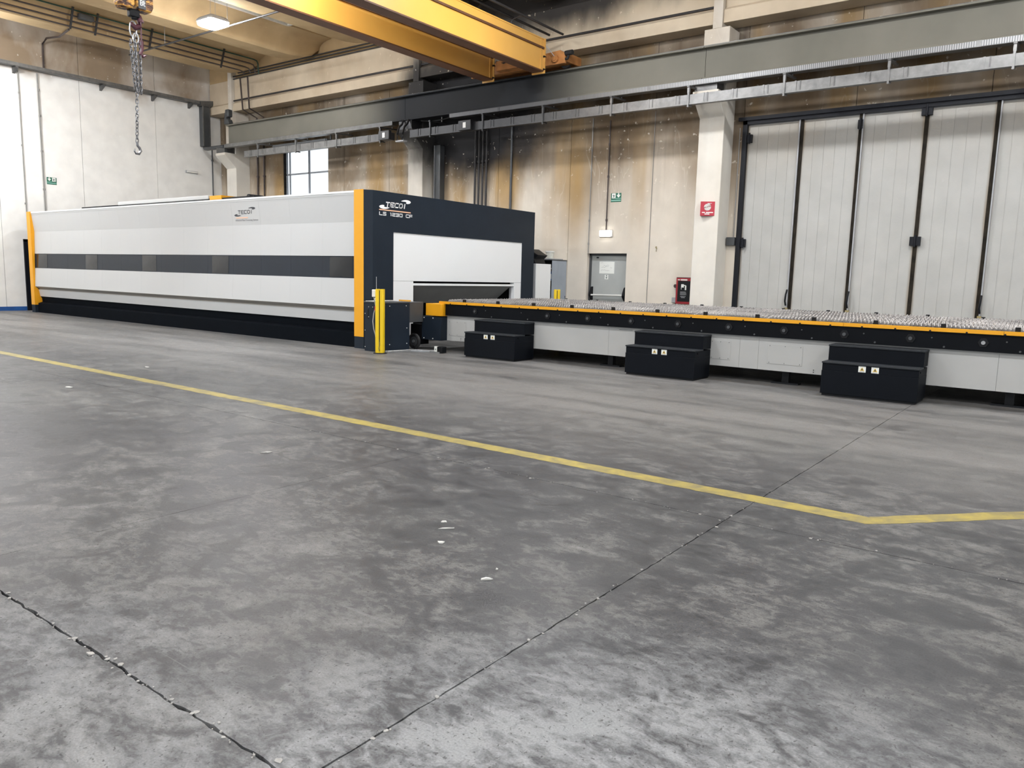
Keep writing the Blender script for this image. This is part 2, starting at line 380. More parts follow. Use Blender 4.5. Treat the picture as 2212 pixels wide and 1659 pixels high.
def strokes(st, face, org, width, h, sw, shear, mat, parent, adj=None, th=.003):
    unit = sum(.62 if c == 'i' else .7 if c == '1' else .8 if c == ' ' else 1 for c in st); pitch = width/unit; x = 0
    for c in st:
        adv = pitch*(.62 if c == 'i' else .7 if c == '1' else .8 if c == ' ' else 1); w_ = adv*.72; polys = []
        for line in GL.get(c, []):
            P = [Vector((x+a*w_+shear*b*h, b*h)) for a, b in line]
            for p, q in zip(P, P[1:]):
                d = (q-p).normalized(); nn = Vector((-d.y, d.x))*sw/2; p2 = p-d*sw*.45; q2 = q+d*sw*.45
                polys.append([tuple(p2+nn), tuple(p2-nn), tuple(q2-nn), tuple(q2+nn)])
        if polys:
            m = flat(polys, face, org, th)
            if adj: m = adj(m)
            m.build('letter', mat, parent)
        x += adv
XL, YB, ZR = -27.68, 17.83, 9.3          # left wall, back wall, roof height
# ================================================================== SETTING
# ---- floor: cast slabs with open, chipped joints
flo = sroot('floor', (0, 0, 0), 'worn grey concrete slab floor with open chipped joints', 'floor')
B(-31, 15, -14, 21, -.3, -.03).build('joint_bed', 'joint', flo)
xs = [-31, -23.0, -16.3, -11.0, -4.40, -1.735, 2.0, 6.0, 15]; ys = [-14, -2.0, 1.32, 4.635, 10.35, 21]
gx = {-4.40: .0012, -1.735: .0030}; gy = {1.32: .0062, 4.635: .0024}
jx = {}; jy = {}
def jag(key, store, amp, lo, hi):
    if key not in store:
        rr = random.Random(int(abs(key)*1000)+3); n = int((hi-lo)/.045); store[key] = [(lo+(hi-lo)*i/n, rr.uniform(-1, 1)*amp, rr.uniform(.5, 1.6)) for i in range(n+1)]
    return store[key]
for i in range(len(xs)-1):
    for j in range(len(ys)-1):
        x0, x1, y0, y1 = xs[i], xs[i+1], ys[j], ys[j+1]; pts = []
        fine = x1 > -12 and x0 < 2.5 and y1 > -2 and y0 < 9
        def edge(k, horiz, lo, hi, side, rev):
            g = (gy if horiz else gx).get(k, .0018)
            if not fine or k not in (gy if horiz else gx): e = [(lo, k+side*g), (hi, k+side*g)]
            else:
                J = jag(k, jy if horiz else jx, g*.7, -12 if horiz else -2, 6 if horiz else 11)
                e = [(lo, k+side*g)] + [(q, k+o*1.3+side*g*w_) for q, o, w_ in J if lo+.02 < q < hi-.02] + [(hi, k+side*g)]
            return e[::-1] if rev else e
        pts += [(x, y) for x, y in edge(y0, True, x0+.002, x1-.002, 1, False)]
        pts += [(x, y) for y, x in edge(x1, False, y0+.012, y1-.012, -1, False)]
        pts += [(x, y) for x, y in edge(y1, True, x0+.002, x1-.002, -1, True)]
        pts += [(x, y) for y, x in edge(x0, False, y0+.012, y1-.012, 1, True)]
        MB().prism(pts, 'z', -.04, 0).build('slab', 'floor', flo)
ch = MB()
for k, lo, hi, hz, n in ((1.32, -6, -1, 1, 150), (4.635, -6, 1, 1, 70), (-1.735, .5, 6, 0, 70)):
    for _ in range(n):
        q = R.uniform(lo, hi); d = R.gauss(0, .013); r = R.choice((.002, .002, .003, .003, .004, .005, .007, .011))*(1 if hz and k < 2 else .8)
        x, y = (q, k+d) if hz else (k+d, q)
        a0 = R.uniform(0, 6); pr = [(x+r*R.uniform(.6, 1.5)*math.cos(a0+a*1.047), y+r*R.uniform(.6, 1.5)*math.sin(a0+a*1.047)) for a in range(6)]
        ch.prism(pr, 'z', .0002, R.uniform(.002, .006))
o = ch.build('joint_chips', 'chip'); o['kind'] = 'stuff'; tag(o, 'pale concrete chips broken out along the floor joints', 'chips')
# painted aisle line
def ragged(p, q, wd, seed, cut0=None, cut1=None):
    rr = random.Random(seed); p = Vector(p); q = Vector(q); d = (q-p); L = d.length; d /= L; nrm = Vector((-d.y, d.x)); n = int(L/.06)
    a = [p + d*(L*i/n) + nrm*(wd/2+rr.uniform(-.006, .006)) for i in range(n+1)]; b = [p + d*(L*i/n) - nrm*(wd/2+rr.uniform(-.006, .006)) for i in range(n+1)]
    return a, b
A1, B1 = ragged((-27.5, 5.235), (-1.02, 5.235), .165, 1); A2, B2 = ragged((-1.02, 5.235), (3.4, 10.07), .150, 2)
ln = thing('floor_line', (-5, 5.2, 0), 'worn yellow painted aisle line with a bend on the concrete', 'floor line')
for A_, B_ in ((A1, B1), (A2[1:], B2[1:])):
    m = MB(); n = len(A_)
    vs = [(v.x, v.y, .0012) for v in A_] + [(v.x, v.y, .0012) for v in B_]
    m.add(vs, [(i, n+i, n+i+1, i+1) for i in range(n-1)]); vs2 = [(v[0], v[1], .0002) for v in vs]
    m.add(vs2, [(i, i+1, n+i+1, n+i) for i in range(n-1)])
    if A_ is A1: m.add([(A1[-1].x, A1[-1].y, .0012), (B1[-1].x, B1[-1].y, .0012), (B2[1].x, B2[1].y, .0012), (A2[1].x, A2[1].y, .0012)], [(0, 1, 2, 3)])
    m.build('painted_strip', 'line', ln)

# ---- left wall
wl = sroot('wall_left', (XL, 5, 0), 'cream painted concrete panel wall, browned by smoke and painted-in shade above the tray', 'wall')
yj = [-14, -8.0, -5.2, -2.7, -.15, 2.42, 4.98, 7.54, 10.1, 12.65, 15.25, 18.0]
for a, b in zip(yj, yj[1:]): B(XL-.2, XL, a+.006, b-.006, 0, ZR+.3).build('panel', 'wall_left', wl)
B(XL-.19, XL-.02, -14, 18, 0, ZR+.3).build('joint_filler', 'joint', wl)
bb = struct(B(XL, XL+.012, -14, 17.8, 0, .13).build('baseboard_left', 'blue', None, (XL, 8, 0)), 'blue painted skirting strip at the foot of the cream wall', 'baseboard')
# dark doorway edge beside the machine
d3 = sroot('door_3', (XL, 11.3, 0), 'dark steel door in the cream wall behind the machine', 'door')
B(XL, XL+.06, 10.68, 10.80, 0, 2.26).build('jamb', 'gate_dark', d3); B(XL, XL+.06, 11.9, 12.0, 0, 2.26).build('jamb', 'gate_dark', d3)
B(XL, XL+.06, 10.68, 12.0, 2.2, 2.28).build('lintel', 'gate_dark', d3); B(XL, XL+.035, 10.80, 11.9, 0, 2.2).build('leaf', 'dgrey', d3)

# ---- back wall panels
wb = sroot('wall_back', (-12, YB, 0), 'smoke-stained cream concrete panel wall behind the machine', 'wall')
DX0, DX1, DZ = -10.92, -9.74, 2.15          # exit door opening
GX0, GX1, GZ = -6.86, .72, 5.18            # folding gate opening
WX0, WX1, WZ0, WZ1 = -23.80, -21.36, 3.3, 5.75
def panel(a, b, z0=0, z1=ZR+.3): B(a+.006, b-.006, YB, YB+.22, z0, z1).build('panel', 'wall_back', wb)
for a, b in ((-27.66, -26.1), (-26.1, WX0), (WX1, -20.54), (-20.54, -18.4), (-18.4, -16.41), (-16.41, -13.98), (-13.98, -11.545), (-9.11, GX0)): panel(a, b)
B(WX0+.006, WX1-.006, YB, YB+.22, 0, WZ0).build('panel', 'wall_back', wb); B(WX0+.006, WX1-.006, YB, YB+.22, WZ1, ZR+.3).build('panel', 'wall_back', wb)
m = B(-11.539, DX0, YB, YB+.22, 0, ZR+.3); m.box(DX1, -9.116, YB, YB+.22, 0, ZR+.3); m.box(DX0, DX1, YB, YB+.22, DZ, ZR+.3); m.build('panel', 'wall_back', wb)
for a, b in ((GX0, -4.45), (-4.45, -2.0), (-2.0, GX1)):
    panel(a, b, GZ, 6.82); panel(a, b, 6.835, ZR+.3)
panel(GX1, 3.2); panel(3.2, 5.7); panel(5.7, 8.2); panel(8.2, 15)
m = B(-27.66, WX0, YB+.02, YB+.2, 0, ZR+.3); m.box(WX1, -11.6, YB+.02, YB+.2, 0, ZR+.3); m.box(-9.6, -7, YB+.02, YB+.2, 0, ZR+.3); m.box(-7, 1, YB+.02, YB+.2, GZ+.1, ZR+.3)
m.build('joint_filler', 'joint', wb)
# ---- window
wn = sroot('window_1', ((WX0+WX1)/2, YB, WZ0), 'four-pane steel window over the machine, bright with daylight', 'window')
yy = YB+.12
for a, b in ((WX0, WX0+.06), (WX1-.06, WX1), (-22.56, -22.50)): B(a, b, yy, yy+.05, WZ0, WZ1).build('mullion', 'winframe', wn)
B(-23.62, -23.585, yy, yy+.05, WZ0, WZ1).build('mullion', 'winframe', wn)
for a, b in ((WZ0, WZ0+.06), (WZ1-.06, WZ1), (4.88, 4.93)): B(WX0, WX1, yy, yy+.05, a, b).build('transom', 'winframe', wn)
for a, b in ((WX0+.06, -22.56), (-22.50, WX1-.06)):
    for c, d in ((WZ0+.06, 4.88), (4.93, WZ1-.06)): B(a, b, yy+.02, yy+.026, c, d).build('pane', 'glass', wn)
B(WX0-.02, WX1+.02, YB-.03, YB+.2, WZ0-.04, WZ0).build('sill', 'column', wn)
# ---- exit door
d1 = sroot('door_1', (-10.33, YB, 0), 'grey steel exit door with a push bar and a paper notice', 'door')
B(DX0, DX1, YB+.17, YB+.22, 0, DZ).build('leaf', 'exit_door', d1)
m = B(DX0, DX0+.05, YB+.12, YB+.2, 0, DZ); m.box(DX1-.04, DX1, YB+.12, YB+.2, 0, DZ); m.box(DX0, DX1, YB+.12, YB+.2, DZ-.05, DZ); m.build('door_frame', 'dgrey', d1)
for sx in (DX0+.09, DX1-.09):
    m = MB().prism([(YB+.17, .92), (YB+.13, .95), (YB+.06, 1.02), (YB+.04, 1.06), (YB+.06, 1.12), (YB+.13, 1.25), (YB+.17, 1.28)], 'x', sx-.03, sx+.03); m.build('bar_arm', 'black', d1)
MB().cyl((DX0+.07, YB+.07, 1.06), (DX1-.07, YB+.07, 1.07), .022, 12).build('push_bar', 'plastic_white', d1)
pn = flat([rect(-10.63, -10.18, 1.63, 1.94)], 'front', (0, YB+.17, 0), .004).build('notice', 'sign_white', d1)
sq = MB()
for (u, v, n) in ((-10.60, 1.90, 4), (-10.5, 1.845, 7), (-10.57, 1.80, 9), (-10.3, 1.775, 3), (-10.58, 1.715, 10)):
    path = [(u+.028*k+R.uniform(-.006, .006), YB+.165, v+R.uniform(-.016, .016)) for k in range(n)]
    sq.tube(path, .0022, 4)
sq.build('handwriting', 'ink', pn)
an = flat([rect(-10.46, -10.35, 1.48, 1.60)], 'front', (0, YB+.17, 0), .004).build('arrow_card', 'sign_white', d1)
flat([[(-10.42, 1.59), (-10.40, 1.535), (-10.427, 1.535), (-10.405, 1.49), (-10.38, 1.535), (-10.40, 1.535), (-10.39, 1.59)]], 'front', (0, YB+.166, 0), .003).build('arrow', 'pict', an)
MB().box(-10.72, -10.66, YB+.15, YB+.17, 2.03, 2.06).build('door_closer', 'black', d1)
# ---- folding gate
d2 = sroot('door_2', (-3, YB, 0), 'tall light grey folding gate with dark frame and rusty seams', 'door')
LX = [-6.82, -5.55, -4.33, -3.085, -1.855, -.62, .68]
m = B(GX0, GX0+.10, YB-.05, YB+.12, 0, GZ); m.build('post', 'gate_dark', d2)
m = B(GX0, GX1, YB-.05, YB+.12, 5.06, GZ+.02); m.box(GX0-.1, GX1, YB-.09, YB-.05, 5.14, 5.22); m.build('header', 'gate_dark', d2)
B(GX1-.1, GX1, YB-.05, YB+.12, 0, GZ).build('post', 'gate_dark', d2)
for k in range(6):
    a = LX[k]+(.055 if k == 0 else .035); b = LX[k+1]-.035
    lf = B(a, b, YB+.055, YB+.10, .04, 5.05).build('leaf', 'gate', d2)
    nb = 5
    for q in range(nb):
        u0 = a+(b-a)*q/nb; u1 = a+(b-a)*(q+1)/nb
        B(u0+.0035, u1-.0035, YB+.050, YB+.056, .05, 5.04).build('board', 'gate', lf)
    B(b, LX[k+1]+.035 if k < 5 else b+.03, YB+.02, YB+.06, .03, 5.06).build('seam_seal', 'rust', d2)
for k, kind in ((1, 1), (2, 1), (4, 1)):
    x = LX[k]
    B(x-.055 if k == 1 else x+.035, x-.03 if k == 1 else x+.06, YB-.01, YB+.03, .9, 5.12).build('lock_rod', 'grey', d2)
    bx = x-.05 if k == 1 else x+.05
    B(bx-.035, bx+.035, YB-.06, YB+.03, .45, .95).build('bolt_housing', 'brass', d2)
    MB().tube([(bx, YB-.05, 1.0), (bx-.01, YB-.09, 1.1), (bx, YB-.09, 1.25), (bx, YB-.02, 1.35)], .02, 8).build('lever', 'black', d2)
for x, z in ((LX[0]+.12, 4.75), (LX[3], 5.0), (LX[0]+.12, 2.4), (LX[3], 2.42), (LX[3], .5), (LX[2], 4.85)):
    w_ = .10 if x == LX[3] else .05
    m = B(x-w_, x+w_, YB-.03, YB+.05, z-.09, z+.09); m.cyl((x, YB-.04, z-.12), (x, YB-.04, z+.12), .022, 10); m.build('hinge', 'gate_dark', d2)
MB().tube([(LX[4]+.12, YB-.03, .62), (LX[4]+.22, YB-.06, .70), (LX[4]+.42, YB-.06, .62), (LX[4]+.52, YB-.05, .50)], .009, 6).build('pull_handle', 'brass', d2)
MB().tube([(-2.62, YB+.02, .93), (-2.55, YB+.02, .80)], .008, 6).build('cable_tie', 'plastic_white', d2)

# ---- columns, long beams
colx = (-26.11, -16.70, -7.395, 1.95)
names = {-26.11: 'corner', -16.70: 'sooted', -7.395: 'gate-side', 1.95: 'far'}
for i, x in enumerate(colx):
    lab = ('corbelled concrete column in the hall corner', 'corbelled concrete column blackened by soot', 'cream corbelled concrete column beside the folding gate', 'concrete column past the folding gate')[i]
    c = sroot('concrete_column', (x, 17.5, 0), lab, 'column')
    MB().prism([(YB, 0), (17.25, 0), (17.25, 5.18), (16.80, 5.60), (16.80, 5.69), (17.25, 5.69), (17.25, 7.12), (YB, 7.12)], 'x', x-.30, x+.30).build('shaft', 'column', c, bevel=.012)
    B(x-.11, x+.11, 17.25, YB, 7.12, 9.2).build('upper_shaft', 'column', c); B(x-.26, x+.26, 16.82, 17.2, 5.69, 5.928).build('bearing_block', 'galv_dark', c)
for a, b, lab in ((-27.6, -26.22, 'short concrete edge beam at the hall corner'), (-26.0, -16.81, 'smoke-browned concrete edge beam above the window bay'), (-16.59, -7.505, 'soot-blackened concrete edge beam behind the crane'), (-7.285, 1.84, 'clean concrete edge beam above the folding gate'), (2.06, 12, 'concrete edge beam past the gate')):
    m = MB().prism([(YB, 7.22), (17.30, 7.22), (17.30, 7.50), (17.38, 7.56), (17.38, 8.36), (YB, 8.36)], 'x', a, b)
    struct(m.build('concrete_beam', 'longbeam', None, ((a+b)/2, 17.5, 7.22), bevel=.01), lab, 'beam')

# ---- roof: winged concrete elements, planks, one skylight in view
ce = sroot('ceiling', (-10, 5, ZR), 'concrete roof of winged beams with planks between', 'ceiling')
EX = [-25.0+3.3*k for k in range(0, 12)]
half = [(.34, 8.30), (.40, 8.36), (.42, 8.50), (.48, 8.66), (.60, 8.80), (.78, 8.90), (1.0, 8.96), (1.0, 9.06)]
for k, x in enumerate(EX):
    prof = [(x+a, z) for a, z in half] + [(x-a, z) for a, z in reversed(half)]
    # rounded-up end over the edge beam
    m = MB(); st = [(-12.0, 0), (15.6, 0), (16.3, .02), (16.8, .08), (17.2, .2), (17.45, .4)]
    vs = []; n = len(prof)
    for y, d in st: vs += [(px, y, min(pz+d*max(0, (9.0-pz)/.7), 9.06)) for px, pz in prof]
    fs = [tuple(range(n)), tuple(range((len(st)-1)*n, len(st)*n))] + [(i*n+q, i*n+(q+1) % n, (i+1)*n+(q+1) % n, (i+1)*n+q) for i in range(len(st)-1) for q in range(n)]
    m.add(vs, fs); m.build('roof_element', 'roof', ce)
SK0, SK1 = 6.5, 15.75
gaps = [(-27.7, EX[0]-1.0)] + [(a+1.0, b-1.0) for a, b in zip(EX, EX[1:])]
for k, (a, b) in enumerate(gaps):
    if k == 2:
        B(a, b, -12, SK0, 9.0, 9.1).build('plank', 'roof', ce); B(a, b, SK1, 17.6, 9.0, 9.1).build('plank', 'roof', ce)
    else: B(a, b, -12, 17.6, 9.0, 9.1).build('plank', 'roof', ce)
B(-27.9, 14, -12, 18.1, 9.75, 9.85).build('roof_deck', 'roof', ce)
B(-27.9, 14, 17.45, 17.7, 8.36, 9.75).build('eaves_closure', 'roof', ce)
a, b = gaps[2]
sk = MB()
for (p, q, r_, s_) in ((a-.02, a+.05, SK0, SK1), (b-.05, b+.02, SK0, SK1)): sk.box(p, q, r_, s_, 8.93, 9.6)
sk.box(a, b, SK0-.03, SK0+.05, 8.93, 9.6); sk.box(a, b, SK1-.05, SK1+.03, 8.93, 9.6); sk.build('skylight_upstand', 'sky_white', ce)
cs = MB(); n = int((SK1-SK0)/.05); vs = []
for i in range(n+1):
    y = SK0+.05*i; z = 9.5+.03*math.sin(i*math.pi/2); vs += [(a, y, z), (b, y, z), (a, y, z+.02), (b, y, z+.02)]
cs.add(vs, [(4*i, 4*i+1, 4*i+5, 4*i+4) for i in range(n)] + [(4*i+2, 4*i+6, 4*i+7, 4*i+3) for i in range(n)]); cs.build('corrugated_sheet', 'sheet', ce)

# ================================================================== CRANE RUNWAY
seg = [(-25.75, -16.82, 'olive grey crane runway beam on the corner and sooted columns'), (-16.81, -7.49, 'soot-blackened crane runway beam carrying the orange end truck'), (-7.48, 1.9, 'olive grey crane runway beam above the folding gate'), (1.91, 9, 'crane runway beam past the gate')]
for a, b, lab in seg:
    t = thing('crane_runway_beam', ((a+b)/2, 16.97, 5.95), lab, 'steel beam')
    B(a, b, 16.93, 17.0, 5.97, 6.60).build('web', 'runway', t)
    B(a, b, 16.78, 17.2, 5.93, 5.97).build('bottom_flange', 'runway', t, bevel=.006)
    B(a, b, 16.80, 17.15, 6.60, 6.635).build('top_flange', 'runway', t, bevel=.006)
    B(a, b, 16.94, 16.99, 6.635, 6.69).build('rail', 'galv_dark', t, bevel=.006)
    for x in (a+.12, b-.12): B(x-.01, x+.01, 17.0, 17.19, 5.97, 6.60).build('stiffener', 'runway', t)
t = thing('buffer_stop', (-25.72, 16.95, 6.69), 'dark grey crane buffer stop at the beam end', 'buffer stop')
MB().prism([(-25.95, 6.69), (-25.62, 6.69), (-25.70, 6.85), (-25.78, 6.85), (-25.82, 7.10), (-25.88, 7.10)], 'y', 16.88, 17.05).build('bracket', 'dgrey', t)
m = MB().box(-25.86, -25.66, 16.86, 17.06, 6.93, 7.2); m.build('rubber_pad', 'dgrey', t, bevel=.04)
# cable tray along the bottom flange edge
t = thing('cable_tray', (-6, 16.75, 5.8), 'perforated galvanised cable tray along the runway beam flange', 'cable tray')
for a, b in ((-14.9, 8.9),):
    B(a, b, 16.73, 16.74, 5.82, 5.925).build('side_rail', 'perf', t); B(a, b, 16.73, 16.93, 5.815, 5.825).build('tray_floor', 'galv_dark', t)
    for k in range(9): B(-13.2+k*2.2, -13.12+k*2.2, 16.725, 16.73, 5.815, 5.93).build('joint_plate', 'galv', t)
t = thing('cable_tray', (-21, 16.75, 5.8), 'pale steel cable tray under the runway beam by the window', 'cable tray')
B(-25.75, -17.15, 16.73, 16.74, 5.84, 5.95).build('side_rail', 'galv', t); B(-25.75, -17.15, 16.73, 16.93, 5.83, 5.84).build('tray_floor', 'galv', t)
# trunking hung below
def trunk(a, b, lab, bx):
    t = thing('cable_trunking', ((a+b)/2, 16.56, 5.36), lab, 'trunking')
    B(a, b, 16.50, 16.64, 5.36, 5.57).build('channel', 'galv', t, bevel=.004)
    B(a, b, 16.492, 16.50, 5.355, 5.385).build('lower_lip', 'galv', t)
    x = a+.3
    while x < b:
        B(x, x+.035, 16.49, 16.50, 5.385, 5.575).build('joint_band', 'galv', t)
        B(x+.10, x+.125, 16.492, 16.50, 5.385, 5.575).build('joint_band', 'galv_dark', t); x += .66
    for x in bx:
        m = B(x-.02, x+.02, 16.475, 16.50, 5.30, 5.62); m.box(x-.02, x+.02, 16.47, 16.66, 5.33, 5.355); m.box(x-.025, x+.025, 16.47, 16.53, 5.60, 5.74); m.build('hanger', 'galv', t)
        m = MB().prism([(16.45, 5.72), (16.45, 5.755), (17.15, 5.80), (17.15, 5.765)], 'x', x-.03, x+.03); m.build('support_arm', 'galv_dark', t)
        MB().cyl((x, 16.97, 5.78), (x, 16.97, 5.93), .012, 6).build('hanging_rod', 'steel', t)
trunk(-24.2, -16.95, 'scuffed galvanised cable trunking crossing in front of the window', (-23.4, -21.35, -19.35, -17.4))
trunk(-16.2, 8.5, 'long galvanised cable trunking running toward the folding gate', (-15.4, -13.5, -11.56, -9.6, -7.65, -5.55, -3.58, -1.57, .45, 2.45))
for x, lab in ((-17.15, 'small black switch box with a pale label on the trunking by the window'), (-14.05, 'small black switch box with a pale label at the sooted trunking')):
    t = thing('switch_box', (x, 16.5, 5.36), lab, 'switch box')
    B(x-.22, x+.22, 16.38, 16.488, 5.36, 5.62).build('case', 'galv_dark', t, bevel=.01); B(x-.05, x+.05, 16.375, 16.38, 5.42, 5.56).build('label_plate', 'plastic_white', t)
# column brackets of black bent straps at the sooted column
t = thing('cable_bridge', (-16.6, 16.6, 5.35), 'black bent cable bracket looping below the beam joint', 'bracket')
for dx in (0, .22): MB().tube([(-16.75+dx, 16.80, 5.945), (-16.72+dx, 16.70, 5.8), (-16.68+dx, 16.55, 5.70), (-16.66+dx, 16.46, 5.5), (-16.66+dx, 16.46, 5.3)], .03, 8).build('strap', 'galv_dark', t)
B(-16.72, -16.40, 16.44, 16.6, 5.27, 5.31).build('foot_plate', 'grey', t)
t = thing('conduit', (-15, 16.8, 5.7), 'sagging black cable below the sooted runway beam', 'cable')
MB().tube([(-16.2+.25*k, 16.96, 5.90-.05*math.sin(math.pi*k/5)) for k in range(6)], .014, 6).build('sheath', 'rubber', t)
# tube lights
for x0, x1, lab in ((-22.95, -20.2, 'long pale tube light under the runway beam by the window'),):
    t = thing('tube_light', ((x0+x1)/2, 16.82, 5.62), lab, 'light fixture')
    B(x0, x1, 16.76, 16.88, 5.64, 5.705).build('housing', 'dgrey', t); B(x0+.02, x1-.02, 16.77, 16.87, 5.565, 5.64).build('diffuser', 'plastic_white', t, bevel=.02)
    m = B(x1, x1+.05, 16.78, 16.98, 5.65, 5.70); m.box(x1, x1+.05, 16.94, 16.98, 5.70, 5.93); m.build('mount', 'dgrey', t)

# ---- steel post beside the sooted column
t = thing('steel_post', (-16.1, 17.65, 0), 'grey steel channel post beside the sooted column', 'steel post')
B(-16.24, -16.02, 17.60, 17.80, 0, 5.3).build('post', 'dgrey', t); B(-16.25, -16.235, 17.58, 17.80, 0, 5.3).build('flange', 'grey', t)
# ---- conduits on the walls
def pipe(name, pts, r, mat, lab, clips=(), cat='conduit', group=None):
    t = thing(name, pts[0], lab, cat, group); MB().tube(pts, r, 8).build('tube', mat, t)
    for c in clips: MB().lathe((c[0], c[1], c[2]-.03), [(r*1.7, 0), (r*1.7, .06)], 8).build('coupling', mat, t)
    return t
xw = XL+.045
pipe('conduit', [(xw, 10.83, .2), (xw, 10.80, 7.5)], .014, 'pipe_gr', 'thin grey conduit on the cream wall, next to the machine end', [(xw, 10.8, z) for z in (3.4, 5.2, 6.8)])
pipe('conduit', [(xw, 11.40, .2), (xw, 11.36, 7.5)], .022, 'pipe_gr', 'thick grey conduit running down past the exit sign on the cream wall', [(xw, 11.38, z) for z in (3.9, 5.1, 6.2, 7.0)])
pipe('conduit', [(xw, 17.44, .2), (xw, 17.44, 6.0)], .024, 'dgrey', 'dark conduit below the tray drop by the hall corner', [(xw, 17.44, z) for z in (3.9, 5.6)])
pipe('conduit', [(xw, 11.57, 7.7), (xw, 11.58, 8.45), (xw+.25, 11.6, 8.58), (-25.6, 11.2, 8.25), (-24.62, 11.05, 8.26)], .03, 'pipe_br', 'bent dark conduit climbing from the tray to the roof beam')
pipe('conduit', [(-25.25, YB-.055, .5), (-25.25, YB-.055, 7.0), (-25.25, 17.2, 7.2), (-25.40, 17.22, 8.30)], .03, 'pipe_br', 'sooted conduit bent over the edge beam, nearer the hall corner', [(-25.25, YB-.055, z) for z in (4.9, 6.75)])
pipe('conduit', [(-24.86, YB-.055, .5), (-24.86, YB-.055, 7.0), (-24.86, 17.2, 7.2), (-24.95, 17.22, 8.28)], .03, 'pipe_br', 'sooted conduit bent over the edge beam, nearer the window', [(-24.86, YB-.055, z) for z in (4.9, 6.8)])
for k, x in enumerate((-14.80, -14.66, -14.52, -14.38)):
    pipe('conduit', [(x, YB-.06, .5), (x, YB-.06, 5.9)], .030, 'pipe', 'one of four parallel dark conduits on the sooted wall', [(x, YB-.06, 4.75)], group='four dark conduits on the sooted wall')
pipe('conduit', [(-13.50, YB-.04, .5), (-13.50, YB-.04, 5.9)], .035, 'dgrey', 'single grey conduit right of the four sooted ones')
pipe('conduit', [(-10.885, YB-.02, 2.16), (-10.88, YB-.02, 5.6)], .013, 'pipe_gr', 'thin pale conduit ending at the exit door corner', [(-10.885, YB-.02, z) for z in (2.4, 3.0, 4.8)])
pipe('conduit', [(-10.36, YB-.03, 2.75), (-10.36, YB-.03, 5.5)], .017, 'pipe_br', 'dark conduit feeding the emergency lamp', [(-10.36, YB-.03, z) for z in (3.0, 4.1, 4.9)])
pipe('conduit', [(-9.11, YB-.008, .2), (-9.11, YB-.008, 5.6)], .008, 'pipe_gr', 'thin seam cover strip between door and column')
for a, b, lab in ((-26.3, -16.82, 'dark conduit along the edge beam of the window bay'), (-16.58, -7.52, 'dark conduit along the sooted edge beam behind the crane')):
    pipe('conduit', [(a, 17.345, 7.60), (b, 17.345, 7.60)], .028, 'pipe', lab)
for k, z in enumerate((8.36, 8.45, 8.54)):
    pipe('conduit', [(-26.3+.3*k, 17.34, z), (-14, 17.34, z)], .022, 'pipe', 'one of three dark cables lying along the edge beam top', group='dark cables on the edge beam top')
pipe('conduit', [(-6.65, YB-.02, 6.83), (1.6, YB-.02, 6.83)], .012, 'pipe', 'dark seam strip on the wall above the gate')
# pipes on the first roof element
for k, (z, mt, ye) in enumerate(((8.33, 'pipe_br', 16.75), (8.47, 'pipe_br', 16.95), (8.61, 'pipe_br', 17.1), (8.76, 'pipe_green', 17.2))):
    xx = -24.52+.06*k
    lab = ('lowest dark pipe hung along the roof beam', 'second dark pipe from the bottom along the roof beam', 'third dark pipe from the bottom along the roof beam', 'green topmost cable along the roof beam')[k]
    pipe('ceiling_pipe', [(xx, -10, z), (xx, ye-.15, z), (xx+.02, ye-.03, z-.03), (xx+.04, ye, z-.12), (xx+.05, ye+.02, 8.3)], .022, mt, lab)
for y in (11.05, 11.75, 13.4, 15.9):
    t = thing('pipe_clamp', (-24.45, y, 8.3), 'small dark clamp strap holding the roof beam pipes', 'clamp', 'clamps on the roof beam pipes')
    MB().prism([(-24.56, 8.26), (-24.52, 8.26), (-24.28, 8.82), (-24.32, 8.84)], 'y', y-.025, y+.025).build('strap', 'pipe', t)
t = thing('junction_box', (-24.3, 11.4, 8.7), 'grimy junction box above the roof beam pipes', 'junction box')
B(-24.42, -24.22, 11.2, 11.6, 8.55, 8.70).build('case', 'dgrey', t, bevel=.02)
pipe('lamp_conduit', [(-25.0, 13.0, 8.06), (-17.2, 13.02, 8.06)], .026, 'pipe', 'straight dark conduit hung across below the roof beams')
for x in (-22.9, -19.7): pipe('hanger_wire', [(x, 13.0, 8.08), (x, 13.0, 9.0)], .006, 'grey', 'thin wire holding the crosswise conduit', cat='wire', group='wires of the crosswise conduit')
# left wall cable tray and drop
t = thing('cable_tray', (XL+.15, 10, 7.55), 'galvanised wall tray along the cream wall', 'cable tray')
B(XL+.26, XL+.27, -12, 16.84, 7.56, 7.66).build('side_rail', 'galv', t); B(XL+.01, XL+.27, -12, 16.84, 7.55, 7.56).build('tray_floor', 'galv_dark', t)
for y in (2.6, 5.3, 8.0, 10.70, 13.35, 15.15, 16.55): MB().prism([(XL, 7.54), (XL+.30, 7.54), (XL+.30, 7.50), (XL, 7.36)], 'y', y-.04, y+.04).build('wall_bracket', 'galv_dark', t)
t = thing('cable_drop', (XL+.2, 17.1, 5.95), 'dark vertical cable duct dropping from tray to runway beam', 'cable duct')
B(XL+.02, XL+.28, 16.95, 17.22, 6.05, 7.5).build('duct', 'dgrey', t, bevel=.02); B(XL+.28, XL+.30, 16.93, 16.97, 6.05, 7.5).build('edge_rail', 'galv', t); B(XL+.28, XL+.30, 17.2, 17.24, 6.05, 7.5).build('edge_rail', 'galv_dark', t)
MB().prism([(16.9, 7.5), (17.27, 7.5), (17.42, 7.62), (17.42, 7.75), (16.85, 7.66)], 'x', XL+.02, XL+.3).build('funnel', 'galv_dark', t)
